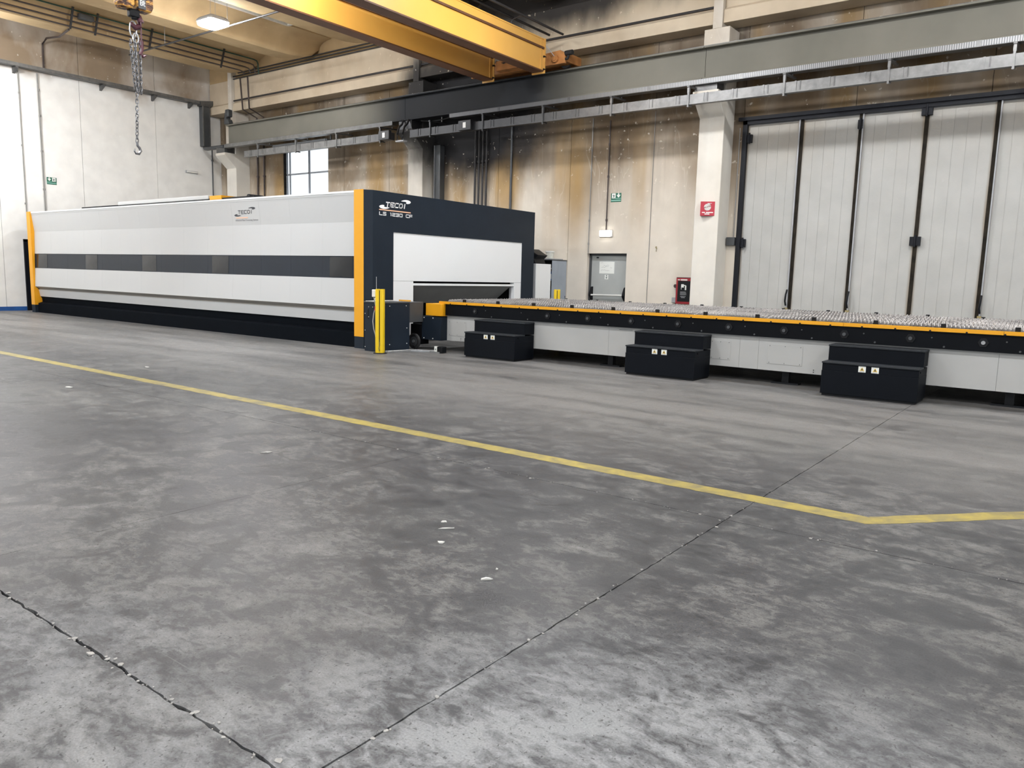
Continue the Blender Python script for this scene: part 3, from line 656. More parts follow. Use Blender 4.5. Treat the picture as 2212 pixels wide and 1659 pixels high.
m = MB().tube([(XL+.16, 17.08, 6.1), (XL+.2, 17.05, 5.98), (XL+.5, 16.95, 5.93), (-25.9, 16.85, 5.90)], .07, 8); m.build('elbow', 'dgrey', t)

# ================================================================== LAMPS
def lamp(x, y, z, lab, group=None, ztop=9.0):
    t = thing('high_bay_lamp', (x, y, z), lab, 'lamp', group)
    def rr(hx, hy, c, x=x, y=y): return [(x-hx+c, y-hy), (x+hx-c, y-hy), (x+hx, y-hy+c), (x+hx, y+hy-c), (x+hx-c, y+hy), (x-hx+c, y+hy), (x-hx, y+hy-c), (x-hx, y-hy+c)]
    def loft(levels, nm, mt):
        vs = []; n = 8
        for (hx, hy, c, zz) in levels: vs += [(p[0], p[1], z+zz) for p in rr(hx, hy, c)]
        k = len(levels); MB().add(vs, [tuple(range(n)), tuple(range((k-1)*n, k*n))] + [(i*n+q, i*n+(q+1) % n, (i+1)*n+(q+1) % n, (i+1)*n+q) for i in range(k-1) for q in range(n)]).build(nm, mt, t)
    loft([(.36, .30, .06, .06), (.36, .30, .06, .11), (.30, .24, .05, .17)], 'housing', 'grey')
    loft([(.27, .21, .06, -.06), (.34, .28, .06, -.02), (.35, .29, .06, .058)], 'diffuser', 'lamp_glow')
    for dx in (-.12, .12): MB().cyl((x+dx, y, z+.15), (x+dx*.6, y, ztop), .005, 6).build('wire', 'grey', t)
    return t
lamp(-19.6, 12.5, 7.95, 'bright white high bay lamp hung under the roof beams', None, 9.475)
for y, xl in ((12.5, (-8.5, -1.9, 4.7)), (8.3, (-25.0,)), (9.2, (-11.8,)), (1.0, (-25.0,)), (4.0, (-21.7, -15.1, -8.5, -1.9, 4.7)), (-4.5, (-18.4, -11.8, -5.2, 1.4, 8.0))):  # lone lamps by the left wall and over the crane are added fill light
    for x in xl: lamp(x, y, 7.95, 'white high bay lamp out of view, of the rows and added fill lamps', 'high bay lamps out of view', 8.295)
t = thing('emergency_lamp', (-10.36, YB, 2.56), 'lit white emergency lamp above the exit door', 'lamp')
B(-10.55, -10.17, YB-.05, YB, 2.57, 2.75).build('base', 'plastic_white', t, bevel=.02); B(-10.53, -10.19, YB-.10, YB-.05, 2.58, 2.74).build('diffuser', 'emer_glow', t, bevel=.03)
t = thing('emergency_lamp', (XL, 16.58, 5.0), 'slim unlit emergency lamp on the cream wall', 'lamp')
B(XL, XL+.05, 16.33, 16.83, 5.02, 5.11).build('base', 'grey', t, bevel=.01); B(XL+.05, XL+.09, 16.36, 16.81, 5.03, 5.10).build('diffuser', 'plastic_white', t, bevel=.02)

# ================================================================== CRANE
CX1, CX2 = -11.44, -13.03      # +x faces of the two girders
cr = thing('overhead_crane', (-12.4, 5, 6.5), 'amber double-girder overhead crane spanning the hall', 'crane')
for xf in (CX1, CX2):
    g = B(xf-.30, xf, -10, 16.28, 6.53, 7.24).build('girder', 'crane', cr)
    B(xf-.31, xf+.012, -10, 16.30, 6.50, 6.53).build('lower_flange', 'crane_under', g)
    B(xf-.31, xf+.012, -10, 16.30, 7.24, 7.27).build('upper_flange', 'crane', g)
    m = B(xf-.34, xf+.04, 16.28, 16.31, 6.46, 7.27); m.box(xf-.01, xf+.02, 16.14, 16.16, 6.53, 7.24); m.build('end_plate', 'crane', g)
    for z in (6.55, 6.85):
        MB().cyl((xf+.02, 16.26, z), (xf+.02, 16.33, z), .025, 8).build('bolt', 'black', g)
    for s in (0,):
        B(xf, xf+.035, -10, 16.26, 7.02, 7.065).build('side_angle', 'crane_under', g)
m = B(-13.95, -10.98, 16.60, 17.30, 6.76, 6.98); m.build('end_truck', 'truck', cr, bevel=.02)
m = MB().prism([(-13.95, 6.70), (-10.98, 6.70), (-10.98, 6.94), (-11.12, 7.02), (-11.6, 6.99), (-13.6, 6.99), (-13.95, 6.92)], 'y', 16.52, 16.60); m.build('end_truck_plate', 'truck', cr, bevel=.008)
for x in (-11.23, -13.7):
    MB().cyl((x, 16.45, 6.82), (x, 16.52, 6.82), .085, 20).build('wheel_cap', 'truck', cr); MB().cyl((x, 16.43, 6.82), (x, 16.45, 6.82), .05, 16).build('axle', 'truck', cr)
    MB().cyl((x, 16.93, 6.84), (x, 17.02, 6.84), .15, 20).build('wheel', 'dgrey', cr)
m = B(-12.95, -11.8, 16.31, 16.52, 6.72, 6.95); m.build('cross_tie', 'truck', cr)
m = MB().tube([(-11.0, 16.56, 6.80), (-10.92, 16.56, 6.80), (-10.90, 16.56, 6.86), (-10.90, 16.56, 6.9)], .035, 8); m.cyl((-10.98, 16.56, 6.93), (-10.78, 16.56, 6.93), .06, 14); m.build('buffer', 'rubber', cr)
MB().tube([(-12.98, 16.36, 6.95), (-12.7, 16.33, 6.88), (-12.45, 16.33, 6.93), (-12.2, 16.36, 7.0)], .03, 8).build('cable', 'rubber', cr)
MB().tube([(-12.3, 16.36, 6.72), (-12.28, 16.33, 6.8), (-12.3, 16.33, 6.9)], .02, 8).build('cable', 'hookpurple', cr)
for dx, dz in ((-.02, .20), (.22, .24)):
    MB().tube([(CX1+dx, -10, 7.22+dz), (CX1+dx, 16.55+dx, 7.22+dz)], .028, 8).build('power_rail', 'pipe', cr)
for y in (4, 6.2, 8.4, 10.6, 12.8, 15.0): MB().tube([(CX1-.05, y, 7.27), (CX1-.03, y, 7.36), (CX1+.05, y, 7.40), (CX1+.25, y, 7.42)], .018, 6).build('rail_arm', 'pipe', cr)
MB().tube([(CX1+.06, 16.3, 7.1), (CX1+.22, 16.45, 6.85), (CX1+.2, 16.6, 6.75)], .008, 6).build('wire', 'grey', cr)
# trolley that carries the hook (above the frame)
HX, HY = -12.4, 6.55
t = thing('hoist_trolley', (HX, HY, 7.27), 'amber hoist trolley sitting on both crane girders', 'hoist')
B(-13.3, -11.5, HY-.7, HY+.7, 7.28, 7.42).build('trolley_frame', 'crane', t, bevel=.02); MB().cyl((HX-.6, HY, 7.62), (HX+.6, HY, 7.62), .22, 24).build('rope_drum', 'dgrey', t); B(HX-.2, HX+.5, HY+.3, HY+.65, 7.42, 7.75).build('motor', 'grey', t, bevel=.04)
for dx in (-.07, .07):
    for dy in (-.10, .10): MB().cyl((HX+dx, HY+dy, 5.955), (HX+dx, HY+dy, 7.5), .010, 6).build('wire_rope', 'chain', t)
# hook block
hb = thing('hook_block', (HX, HY, 4.9), 'scuffed amber and black crane hook block marked 8t', 'hook block')
for s in (-1, 1):
    c = HY+s*.135
    m = MB().prism([(c-.13, 5.95), (c+.13, 5.95), (c+.135, 5.52), (c+.10, 5.44), (c-.10, 5.44), (c-.135, 5.52)], 'x', HX-.10, HX+.10) if s > 0 else MB().prism([(c-.13, 5.95), (c+.10, 5.95), (c+.11, 5.50), (c+.06, 5.43), (c-.09, 5.42), (c-.135, 5.49)], 'x', HX-.10, HX+.10)
    m.build('cheek', 'block', hb, bevel=.025)
pl = B(HX+.10, HX+.106, HY+.02, HY+.14, 5.46, 5.95).build('capacity_plate', 'dgrey', hb)
strokes('8t', 'east', (HX+.1062, HY+.05, 5.51), .085, .075, .014, 0, 'logo_white', pl)
m = B(HX-.05, HX+.05, HY-.09, HY+.07, 5.33, 5.45); m.cyl((HX, HY, 5.30), (HX, HY, 5.34), .045, 12); m.build('swivel', 'black', hb, bevel=.015)
hk = [(HX, HY+.0, 5.40), (HX, HY+.07, 5.355), (HX, HY+.10, 5.285), (HX, HY+.075, 5.215), (HX, HY+.015, 5.185), (HX, HY-.045, 5.215), (HX, HY-.06, 5.255)]
MB().tube(hk, [.035, .045, .05, .05, .044, .03, .014], 12).build('hook', 'hookpurple', hb)
# chain sling
cs_ = thing('chain_sling', (HX, HY, 3.27), 'steel chain sling bundle hanging from the crane hook', 'chain sling')
MB().tube([(HX, HY-.025+.055*math.cos(a), 5.15+.12*math.sin(a)) for a in [2*math.pi*k/20 for k in range(20)]], .011, 8, True).build('master_link', 'steel', cs_)
MB().tube([(HX+.02, HY+.0+.045*math.cos(a), 5.02+.075*math.sin(a)) for a in [2*math.pi*k/16 for k in range(16)]], .012, 8, True).build('coupling_link', 'steel', cs_)
def chain(p, q, link=.075, wd=.021, r=.0075, twist=0):
    m = MB(); p = Vector(p); q = Vector(q); L = (q-p).length; n = int(L/(link*.70)); d = (q-p)/L
    a = d.cross(Vector((1, 0, 0))).normalized(); b = d.cross(a)
    for i in range(n):
        c = p+d*(L*(i+.5)/n); an = twist*i+(0 if i % 2 else math.pi/2); u = a*math.cos(an)+b*math.sin(an); pts = []
        for k in range(10):
            th = 2*math.pi*k/10; cc, ss = math.cos(th), math.sin(th)
            pts.append(c+u*cc*wd+d*(ss*wd+(link/2-wd)*(1 if ss > 0 else -1 if ss < 0 else 0)))
        m.tube(pts, r, 5, True)
    return m
for k, (dy, dx, z1) in enumerate(((-.075, 0, 4.25), (-.03, .05, 4.22), (.015, -.04, 4.20), (.06, .03, 4.20))):
    chain((HX+dx, HY+.0+dy*1.0, 4.99), (HX+dx*.5, HY+.02+dy*.6, z1)).build('chain_strand', 'chain', cs_)
chain((HX, HY+.0, 4.27), (HX, HY-.035, 3.45), twist=.12).build('chain_strand', 'chain', cs_)
hk = [(HX, HY-.035, 3.46), (HX, HY-.03, 3.40), (HX, HY+.0, 3.37), (HX, HY+.02, 3.32), (HX, HY-.01, 3.275), (HX, HY-.055, 3.275), (HX, HY-.08, 3.31), (HX, HY-.07, 3.345)]
MB().tube(hk, [.018, .02, .02, .022, .022, .02, .015, .008], 8).build('end_hook', 'chain', cs_)
t = MB().tube([(HX+.03, HY+.085, 5.32), (HX+.03, HY+.085, 4.98)], .012, 6); t.cyl((HX+.03, HY+.08, 5.0), (HX+.03, HY+.085, 4.86), .035, 10, .028); t.tube([(HX+.03, HY+.085, 4.87), (HX+.03, HY+.06, 4.80), (HX+.03, HY+.10, 4.77), (HX+.03, HY+.15, 4.80)], [.03, .028, .025, .012], 8)
t.build('spare_hook', 'hookpurple', cs_)

# ================================================================== CUTTING MACHINE
mc = thing('cutting_machine', (-19, 13.2, 0), 'long enclosed white and slate laser cutting machine with amber trim', 'machine')
FY = 10.44
X0, X1 = -26.45, -11.74        # between portals
sx = [X0, -25.30, -24.25, -23.20, -22.15, -21.10, -20.05, -19.05, -18.0, -16.97, -15.93, -14.88, -13.83, -12.80, X1]
up_prof = [(FY+.03, 3.04), (FY+.095, 2.48), (FY+.075, 1.815)]
lo_prof = [(FY+.06, 1.375), (FY+.03, .81)]
for a, b in zip(sx, sx[1:]):
    e = .0012
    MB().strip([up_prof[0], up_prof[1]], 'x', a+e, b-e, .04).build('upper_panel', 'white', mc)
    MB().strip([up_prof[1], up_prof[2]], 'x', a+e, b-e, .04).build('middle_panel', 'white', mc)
    MB().strip([(FY+.085, 1.812), (FY+.07, 1.378)], 'x', a+e, b-e, .03).build('band_panel', 'band', mc)
    MB().strip(lo_prof, 'x', a+e, b-e, .04).build('lower_panel', 'white', mc)
B(X0, X1, FY+.135, FY+.2, .83, 3.02).build('inner_lining', 'band', mc)
MB().prism([(FY+.032, .81), (FY+.15, .735), (FY+.15, .715), (FY+.2, .715), (FY+.2, .81)], 'x', X0, X1).build('groove', 'grey_groove', mc)
MB().prism([(FY+.125, .715), (FY+.16, .50), (FY+.22, .50), (FY+.22, .715)], 'x', X0, X1).build('lower_rail', 'white', mc)
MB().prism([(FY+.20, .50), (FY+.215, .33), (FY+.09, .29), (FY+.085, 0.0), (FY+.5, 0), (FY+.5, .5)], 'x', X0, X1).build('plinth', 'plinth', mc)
# panes in the band
for a, b in ((-12.57, -11.88), (-16.79, -16.12), (-19.99, -19.30), (-23.12, -22.43), (-26.31, -25.60)):
    n = 8; vs = []
    for i in range(n+1):
        u = a+(b-a)*i/n; bul = .012*math.sin(math.pi*i/n)
        for j in range(5):
            v = j/4; bz = math.sin(math.pi*v)
            vs.append((u, FY+.068-.002-bul*bz-.012*v*0+(.0145*v), 1.395+v*.40))
    f = [(i*5+j, (i+1)*5+j, (i+1)*5+j+1, i*5+j+1) for i in range(n) for j in range(4)]
    m = MB().add(vs, f); k = len(m.v)
    m.add([(v[0], FY+.092, v[2]) for v in vs], [q[::-1] for q in f]); m.build('viewing_pane', 'pane', mc)
# roof of the enclosure
B(X0, X1, FY+.03, 15.9, 3.0, 3.06).build('roof_panel', 'white', mc); B(X0, X1, FY+.02, FY+.12, 3.04, 3.075).build('roof_edge', 'white2', mc)
B(-24.6, -16.0, 11.15, 14.9, 3.06, 3.215).build('roof_plenum', 'black', mc)
B(-22.4, -17.87, 11.14, 14.6, 3.20, 3.30).build('roof_hood', 'white', mc, bevel=.02); B(-17.8, -17.3, 11.13, 12.2, 3.18, 3.275).build('roof_block', 'yellow', mc)
m = MB().cyl((-16.3, 11.2, 3.20), (-16.3, 11.6, 3.20), .07, 12); m.build('roof_motor', 'black', mc)
# back and body
B(X0, X1, 15.85, 15.95, 0, 3.0).build('rear_panel', 'white', mc)
# left portal
MB().prism([(-26.90, 10.70), (-26.68, FY), (-26.45, FY), (-26.45, 11.2), (-26.90, 11.2)], 'z', 0, 3.08).build('left_portal', 'navy', mc)
B(-26.90, -26.45, 11.2, 16.0, 0, 3.08).build('left_end_wall', 'navy', mc)
B(-26.685, -26.445, FY-.006, FY, .24, 3.085).build('left_trim', 'yellow', mc)
MB().prism([(FY-.006, .24), (FY-.006, 3.085), (FY+.03, 3.085), (FY+.095, 2.48), (FY+.03, .81), (FY+.13, .72), (FY+.165, .50), (FY+.23, .40), (FY+.225, .30), (FY+.18, .24)], 'x', -26.452, -26.440).build('left_trim_side', 'ygrille', mc)
# right portal
PX = -11.36
MB().prism([(-11.747, FY), (-11.48, FY), (PX, FY+.13), (PX, 11.13), (-11.747, 11.13)], 'z', 0, 3.08).build('portal_jamb', 'navy', mc)
B(-11.86, PX, 15.50, 16.0, 0, 3.08).build('portal_jamb', 'navy', mc)
B(-11.86, PX, 11.13, 15.50, 2.31, 3.08).build('portal_lintel', 'navy', mc)
MB().prism([(-11.745, FY-.006), (-11.475, FY-.006), (-11.475, FY), (-11.745, FY)], 'z', .235, 3.087).build('right_trim', 'yellow', mc)
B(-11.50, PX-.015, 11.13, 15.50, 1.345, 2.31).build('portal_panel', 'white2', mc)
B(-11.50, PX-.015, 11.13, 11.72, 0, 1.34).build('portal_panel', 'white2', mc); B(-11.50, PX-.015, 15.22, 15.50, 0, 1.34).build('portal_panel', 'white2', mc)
B(-11.46, PX-.02, 11.72, 15.22, 1.255, 1.30).build('opening_bar', 'white2', mc)
B(-11.50, -11.45, 15.19, 15.22, 0, 1.26).build('opening_edge', 'grey', mc)
MB().prism([(-11.44, 1.255), (-11.46, 1.255), (-11.99, .86), (-11.97, .86)], 'y', 11.72, 15.17).build('flap', 'flap', mc)
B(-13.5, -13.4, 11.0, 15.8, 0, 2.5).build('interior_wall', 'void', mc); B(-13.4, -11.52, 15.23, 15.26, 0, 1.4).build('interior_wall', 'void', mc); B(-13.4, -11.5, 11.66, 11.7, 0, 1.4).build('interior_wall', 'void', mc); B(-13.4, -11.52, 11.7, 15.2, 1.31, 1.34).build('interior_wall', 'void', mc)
MB().box(PX, PX+.004, 10.66, 10.675, 1.05, 1.42).build('grip_slot', 'grey', mc)
# logos
def swoosh(u, v, wd, hg, flip):
    p = [(0, .50), (.06, .64), (.2, .82), (.4, .96), (.6, 1), (.8, .93), (.93, .78), (1, .55), (.97, .33), (.86, .12), (.68, 0), (.54, .02), (.50, .12), (.56, .28), (.53, .42), (.42, .50), (.2, .48)]
    if flip: p = [(1-a, 1-b) for a, b in p]
    return [(u+a*wd, v+b*hg) for a, b in p]
o_ = (PX+.0, 10.74, 2.60)
lg = flat([swoosh(.60, .295, .27, .075, False)], 'east', o_).build('emblem', 'logo_white', mc); flat([swoosh(0, .145, .28, .075, True)], 'east', o_).build('swoosh', 'logo_white', lg)
strokes('TECOi', 'east', (PX, o_[1]+.175, 2.80), .56, .078, .021, .22, 'logo_white', lg)
flat([rect(0, .87, .115, .135)], 'east', o_).build('underline', 'logo_orange', lg)
strokes('LS 1230 CF', 'east', (PX, o_[1]+.008, 2.625), .93, .055, .014, 0, 'logo_white', lg)
o2 = (-15.83, FY+.055, 2.60)
def tilt(m):   # lean with the upper panel
    m.v = [(x, y-(FY+.055)+FY+.03+(3.04-z)*(.065/.56)-.002, z) for x, y, z in m.v]; return m
lg = tilt(flat([swoosh(.55, .215, .26, .055, False)], 'front', o2)).build('emblem', 'logo_dark', mc); tilt(flat([swoosh(0, .075, .25, .055, True)], 'front', o2)).build('swoosh', 'logo_dark', lg)
strokes('TECOi', 'front', (o2[0]+.15, o2[1], 2.735), .54, .068, .014, .18, 'logo_dark', lg, tilt)
tilt(flat([rect(.05, .5, .035, .055)], 'front', o2)).build('underline', 'logo_orange', lg)
tilt(text('Advanced Plate Processing Systems', .055, 'front', (o2[0]+.02, o2[1], 2.575), width=.85)).build('tagline', 'tag_grey', lg)['kind'] = 'stuff'

# ================================================================== CORNER CONTROL BOX, SAFETY POSTS
cb = thing('drive_cabinet', (-10.93, 10.6, 0), 'slate drive cabinet standing at the machine corner', 'cabinet')
B(-11.21, -10.65, 10.22, 10.88, .0, .93).build('case', 'navy', cb, bevel=.006)
B(-11.20, -10.67, 10.89, 11.285, .55, .945).build('rear_case', 'dgrey', cb, bevel=.006)
B(-11.22, -10.64, 10.21, 10.89, .93, .955).build('lid', 'dgrey', cb, bevel=.004)
B(-11.20, -10.94, 10.24, 10.45, .955, .962).build('top_plate', 'plastic_white', cb)
MB().tube([(-11.04, 10.36, .985+.0), ] + [(-11.04+.035*math.sin(a)*1, 10.36, .99+.03*math.cos(a)) for a in [k*math.pi/6 for k in range(13)]], .008, 6).build('lifting_eye', 'plastic_white', cb)
B(-11.0, -10.98, 10.25, 10.8, .962, .975).build('cable_bar', 'plastic_white', cb); B(-10.97, -10.68, 10.9, 10.94, .96, .985).build('orange_bar', 'yellow', cb)
B(-11.13, -11.10, 10.214, 10.222, .62, .80).build('handle_slot', 'black', cb)
for y, z in ((10.34, .88), (10.78, .88), (10.80, .45), (10.80, .15), (10.34, .15)): MB().cyl((-10.65, y, z), (-10.643, y, z), .009, 8).build('screw', 'plastic_white', cb)
for x, z in ((-11.09, .85), (-10.98, .85), (-11.09, .66), (-11.19, .72), (-11.19, .4), (-11.19, .08)): MB().cyl((x, 10.22, z), (x, 10.213, z), .008, 8).build('screw', 'plastic_white', cb)
def post(x, y, lab, box):
    t = thing('light_curtain_post', (x, y, 0), lab, 'safety post')
    # C-shaped aluminium profile: two rounded lips and a dark optic slit between
    m = MB().prism([(x-.065, y-.05), (x-.055, y-.062), (x-.007, y-.066), (x-.007, y+.03), (x-.065, y+.03)], 'z', .015, 1.20)
    m.prism([(x+.007, y-.066), (x+.055, y-.055), (x+.066, y-.035), (x+.066, y+.04), (x+.007, y+.04)], 'z', .015, 1.20); m.build('profile', 'post', t, bevel=.006)
    B(x-.0065, x+.0065, y-.055, y+.03, .02, 1.17).build('optic_slit', 'black', t)
    B(x-.0065, x+.0065, y-.066, y-.056, .02, .22).build('slit_cover', 'post', t)
    MB().lathe((x, y-.005, 0), [(.105, 0), (.105, .012), (.098, .016)], 28).build('base_plate', 'rubber', t)
    B(x-.062, x+.064, y-.05, y+.03, 1.185, 1.197).build('cap', 'post', t)
    if box:
        B(x-.125, x-.066, y-.03, y+.03, 1.05, 1.19).build('sensor_head', 'plastic_white', t, bevel=.01)
        MB().tube([(x-.10, y, 1.05), (x-.085, y, .96), (x-.07, y, .88), (x-.10, y, .75), (x-.115, y, .6), (x-.10, y, .45), (x-.075, y, .35), (x-.066, y, .28)], .008, 6).build('cable', 'grey', t)
        B(x-.085, x-.066, y-.02, y+.02, .80, .88).build('red_plug', 'red', t)
        MB().tube([(x, y-.07, .27), (x+.004, y-.075, .16), (x-.006, y-.075, .10), (x+.005, y-.072, .05)], .005, 5).build('cable_tail', 'pict', t)
    t.rotation_euler.z = .62; t.scale = (1.2, 1.2, 1)
    return t
post(-10.62, 10.07, 'yellow safety light post at the machine corner with white sensor head', True)
post(-10.66, 16.05, 'yellow safety light post behind the table, in front of the locker', False)
t = thing('floor_channel', (-10.5, 10.6, 0), 'galvanised cable channel lying on the floor beside the cabinet', 'cable channel')
MB().prism([(-10.62, 10.2), (-10.55, 10.2), (-10.48, 10.75), (-10.05, 11.0), (-10.05, 11.07), (-10.55, 10.86)], 'z', 0, .045).build('channel', 'steel', t, bevel=.006)
t = thing('limit_switch', (-10.0, 11.0, 0), 'small floor sensor with a white tag near the channel', 'sensor')
B(-10.04, -9.97, 10.93, 10.98, .03, .13).build('tag', 'sign_white', t); B(-9.97, -9.84, 10.93, 11.06, .01, .13).build('body', 'black', t, bevel=.01); B(-10.15, -9.9, 10.92, 11.08, 0, .03).build('plate', 'steel', t)
flat([[(-10.02, .06), (-9.99, .06), (-10.005, .10)]], 'front', (0, 10.93, 0), .002).build('mark', 'pict', t)

# ================================================================== SHUTTLE TABLE
TX0, TX1 = -10.33, 2.6; TY0, TY1 = 11.42, 14.95
tb = thing('shuttle_table', (-4, 13.2, 0), 'long black shuttle table full of wavy steel slats with amber edge strip', 'table')
B(TX0, TX1, TY0, TY0+.06, .70, .945).build('side_rail', 'railblack', tb); B(TX0, TX1, TY1-.06, TY1, .70, .945).build('side_rail', 'railblack', tb); B(TX0, TX0+.06, TY0+.06, TY1-.06, .70, .93).build('end_rail', 'railblack', tb); B(TX1-.06, TX1, TY0+.06, TY1-.06, .70, .93).build('end_rail', 'railblack', tb)
sxj = [TX0-.02, -8.47, -6.57, -4.67, -2.77, -.87, 1.03, TX1]
for a, b in zip(sxj, sxj[1:]): B(a+.002, b-.002, TY0-.03, TY0+.01, .925, .974).build('safety_strip', 'yellow', tb)
k = TX0+.28
while k < TX1:
    m = MB().cyl((k, TY0-.036, .93), (k, TY0-.03, .93), .013, 8); m.build('strip_screw', 'black', tb); k += .418
for k in range(15):
    x = -9.44+k*.836
    if k % 2 == 0 or k > 1:
        hx = MB(); rd = .062
        hx.tube([(x, TY0, .815), (x, TY0-.012, .815)], rd, 6); hp = hx.build('roller_mount', 'black', tb)
        MB().cyl((x, TY0-.012, .815), (x, TY0-.03, .815), .024, 14).build('roller_axle', 'steel' if k == 10 else 'dgrey', hp)
    MB().cyl((x+.4, TY0, .73), (x+.4, TY0-.008, .73), .013, 8).build('rail_bolt', 'dgrey', tb); MB().cyl((x+.25, TY0, .84), (x+.25, TY0-.006, .84), .010, 8).build('rail_bolt', 'dgrey', tb)
# slats, each one a wavy toothed sheet across the table
def slat_mesh():
    y0, y1 = TY0+.07, TY1-.07; n = 56; m = MB(); vs = []
    for i in range(n+1):
        u = i/n; y = y0+(y1-y0)*u; ph = u*4.0*2*math.pi; tri = 2*abs(2*((ph/(2*math.pi)) % 1)-1)-1
        dx = .045*(.5*tri+.5*math.cos(ph)); top = 1.015 if i % 2 else .985
        vs += [(dx-.0035, y-13.2, .86), (dx+.0035, y-13.2, .86), (dx-.0035, y-13.2, top), (dx+.0035, y-13.2, top)]
    fs = []
    for i in range(n): a = 4*i; b = a+4; fs += [(a, b, b+2, a+2), (a+1, a+3, b+3, b+1), (a+2, b+2, b+3, a+3)]
    m.add(vs, fs); return m.mesh('slat', 'slat')
sm = slat_mesh(); k = 0; x = TX0+.09
while x < TX1-.08:
    o = bpy.data.objects.new('slat', sm); COL.objects.link(o); o.parent = tb; o.location = (x+4, 0, R.uniform(-.006, .008)); o.rotation_euler.z = R.uniform(-.0016, .0016)
    if k % 23 == 11: o.location.z -= .02
    k += 1; x += .0502
for ya in (TY0+.04, TY1-.04):
    for k in range(16):
        x = -9.75+k*.82+(.1 if ya > 13 else 0)
        if x < TX1: B(x-.03, x+.03, ya-.02, ya+.02, .94, 1.028).build('slat_clip', 'black', tb, bevel=.006)
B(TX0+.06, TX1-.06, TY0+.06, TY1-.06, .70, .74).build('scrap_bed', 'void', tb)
# undercarriage: skirt panels, hatches, dark frame and feet
skx = [-10.22, -6.55, -4.26, -3.97, -.9, 2.4]
for a, b in zip(skx, skx[1:]):
    s_ = B(a+.0015, b-.0015, 11.49, 11.51, .205, .685).build('skirt_panel', 'skirt', tb)
    B(a, b, 11.475, 11.53, .685, .697).build('skirt_lip', 'skirt', s_)
for a, b in ((-10.17, -9.72), (-4.73, -4.40), (-3.83, -3.32), (-2.1, -1.75)):
    h = B(a, b, 11.484, 11.49, .305, .595).build('hatch', 'skirt', tb, bevel=.004)
    for x in (a+.03, b-.03, (a+b)/2):
        for z in (.325, .575): MB().cyl((x, 11.484, z), (x, 11.480, z), .006, 6).build('screw', 'dgrey', h)
for x in (-9.85, -5.9, -3.15, .3):
    for z in (.235, .265): MB().cyl((x, 11.49, z), (x, 11.487, z), .008, 6).build('skirt_screw', 'black', tb)
B(-6.35, -6.1, 11.486, 11.49, .655, .661).build('skirt_slot', 'dgrey', tb)
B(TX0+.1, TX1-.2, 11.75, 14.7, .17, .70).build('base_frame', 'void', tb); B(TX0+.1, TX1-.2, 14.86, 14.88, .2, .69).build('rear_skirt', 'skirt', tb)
for x in (-9.5, -6.6, -3.6, -.75, 2.1):
    for y in (11.72, 14.6): m = B(x-.2, x+.2, y-.08, y+.08, 0, .025); m.box(x-.05, x+.05, y-.05, y+.05, .025, .25); m.build('foot', 'black', tb)
# drive end by the machine
B(-10.62, -10.205, 11.30, 11.70, .685, .925).build('drive_hood', 'yellow', tb, bevel=.008)
MB().prism([(-10.72, 11.30), (-10.215, 11.30), (-10.215, 11.8), (-10.80, 11.8), (-10.80, 11.42)], 'z', .205, .665).build('drive_cover', 'navy', tb)
for x in (-10.66, -10.42):
    for z in (.235, .64): MB().cyl((x, 11.30, z), (x, 11.293, z), .012, 8).build('screw', 'plastic_white', tb)
wh = MB(); c_ = (-10.80, 11.15, .165)
wh.tube([(c_[0]+.13*math.cos(a), c_[1]+.02, c_[2]+.13*math.sin(a)) for a in [2*math.pi*k/24 for k in range(24)]], .032, 8, True); wp = wh.build('drive_wheel', 'rubber', tb)
MB().cyl((c_[0], c_[1], c_[2]), (c_[0], c_[1]+.05, c_[2]), .095, 20).build('wheel_hub', 'dgrey', wp); MB().cyl((c_[0], c_[1]-.02, c_[2]), (c_[0], c_[1], c_[2]), .03, 12).build('wheel_axle', 'steel', wp)
B(-10.98, -10.72, 11.25, 11.5, .10, .5).build('drive_gear', 'void', tb)

# ---- step boxes
def steps(x0, x1, lab):
    t = thing('step_box', ((x0+x1)/2, 11.2, 0), lab, 'step box')
    y0, y1, y2 = 10.885, 11.17, 11.47
    B(x0+.02, x1-.02, y0+.02, y2, 0, .05).build('base', 'black', t)
    B(x0, x1, y0, y2, .03, .345).build('lower_case', 'step', t, bevel=.004)
    B(x0+.003, x1-.003, y0+.014, y2, .345, .442).build('lower_riser', 'step', t)
    B(x0-.004, x1+.002, y0-.004, y1+.02, .442, .464).build('lower_tread', 'tread', t, bevel=.004)
    B(x0+.004, x1, y1, y2, .464, .655).build('upper_case', 'step', t)
    B(x0-.002, x1+.006, y1-.012, y2, .655, .678).build('upper_tread', 'tread', t, bevel=.004)
    xm = (x0+x1)/2
    for i, dx in enumerate((-.075, .085)):
        u = xm+dx-.01
        w_ = flat([rect(u-.046, u+.046, .357, .437)], 'front', (0, y0+.014, 0), .003).build('warning_label', 'sign_white', t, bevel=.001)
        flat([[(u-.03, .377), (u+.03, .377), (u, .425)]], 'front', (0, y0+.011, 0), .002).build('warning_triangle', 'tri', w_)
        flat([[(u-.008, .384), (u+.010, .384), (u+.004, .410), (u-.006, .408)]], 'front', (0, y0+.009, 0), .002).build('warning_symbol', 'logo_dark', w_)
        flat([rect(u-.03, u+.03, .364, .369)], 'front', (0, y0+.011, 0), .002).build('warning_text_line', 'tag_grey', w_)
    MB().cyl((x1-.02, y0+.10, .41), (x1+.004, y0+.10, .41), .012, 8).build('side_hole', 'void', t)
    return t
steps(-9.25, -8.09, 'two-tread black step box nearest the machine drive end')
steps(-5.89, -4.715, 'middle one of the three black step boxes along the table')
steps(-2.88, -1.69, 'black step box farthest from the machine along the table')

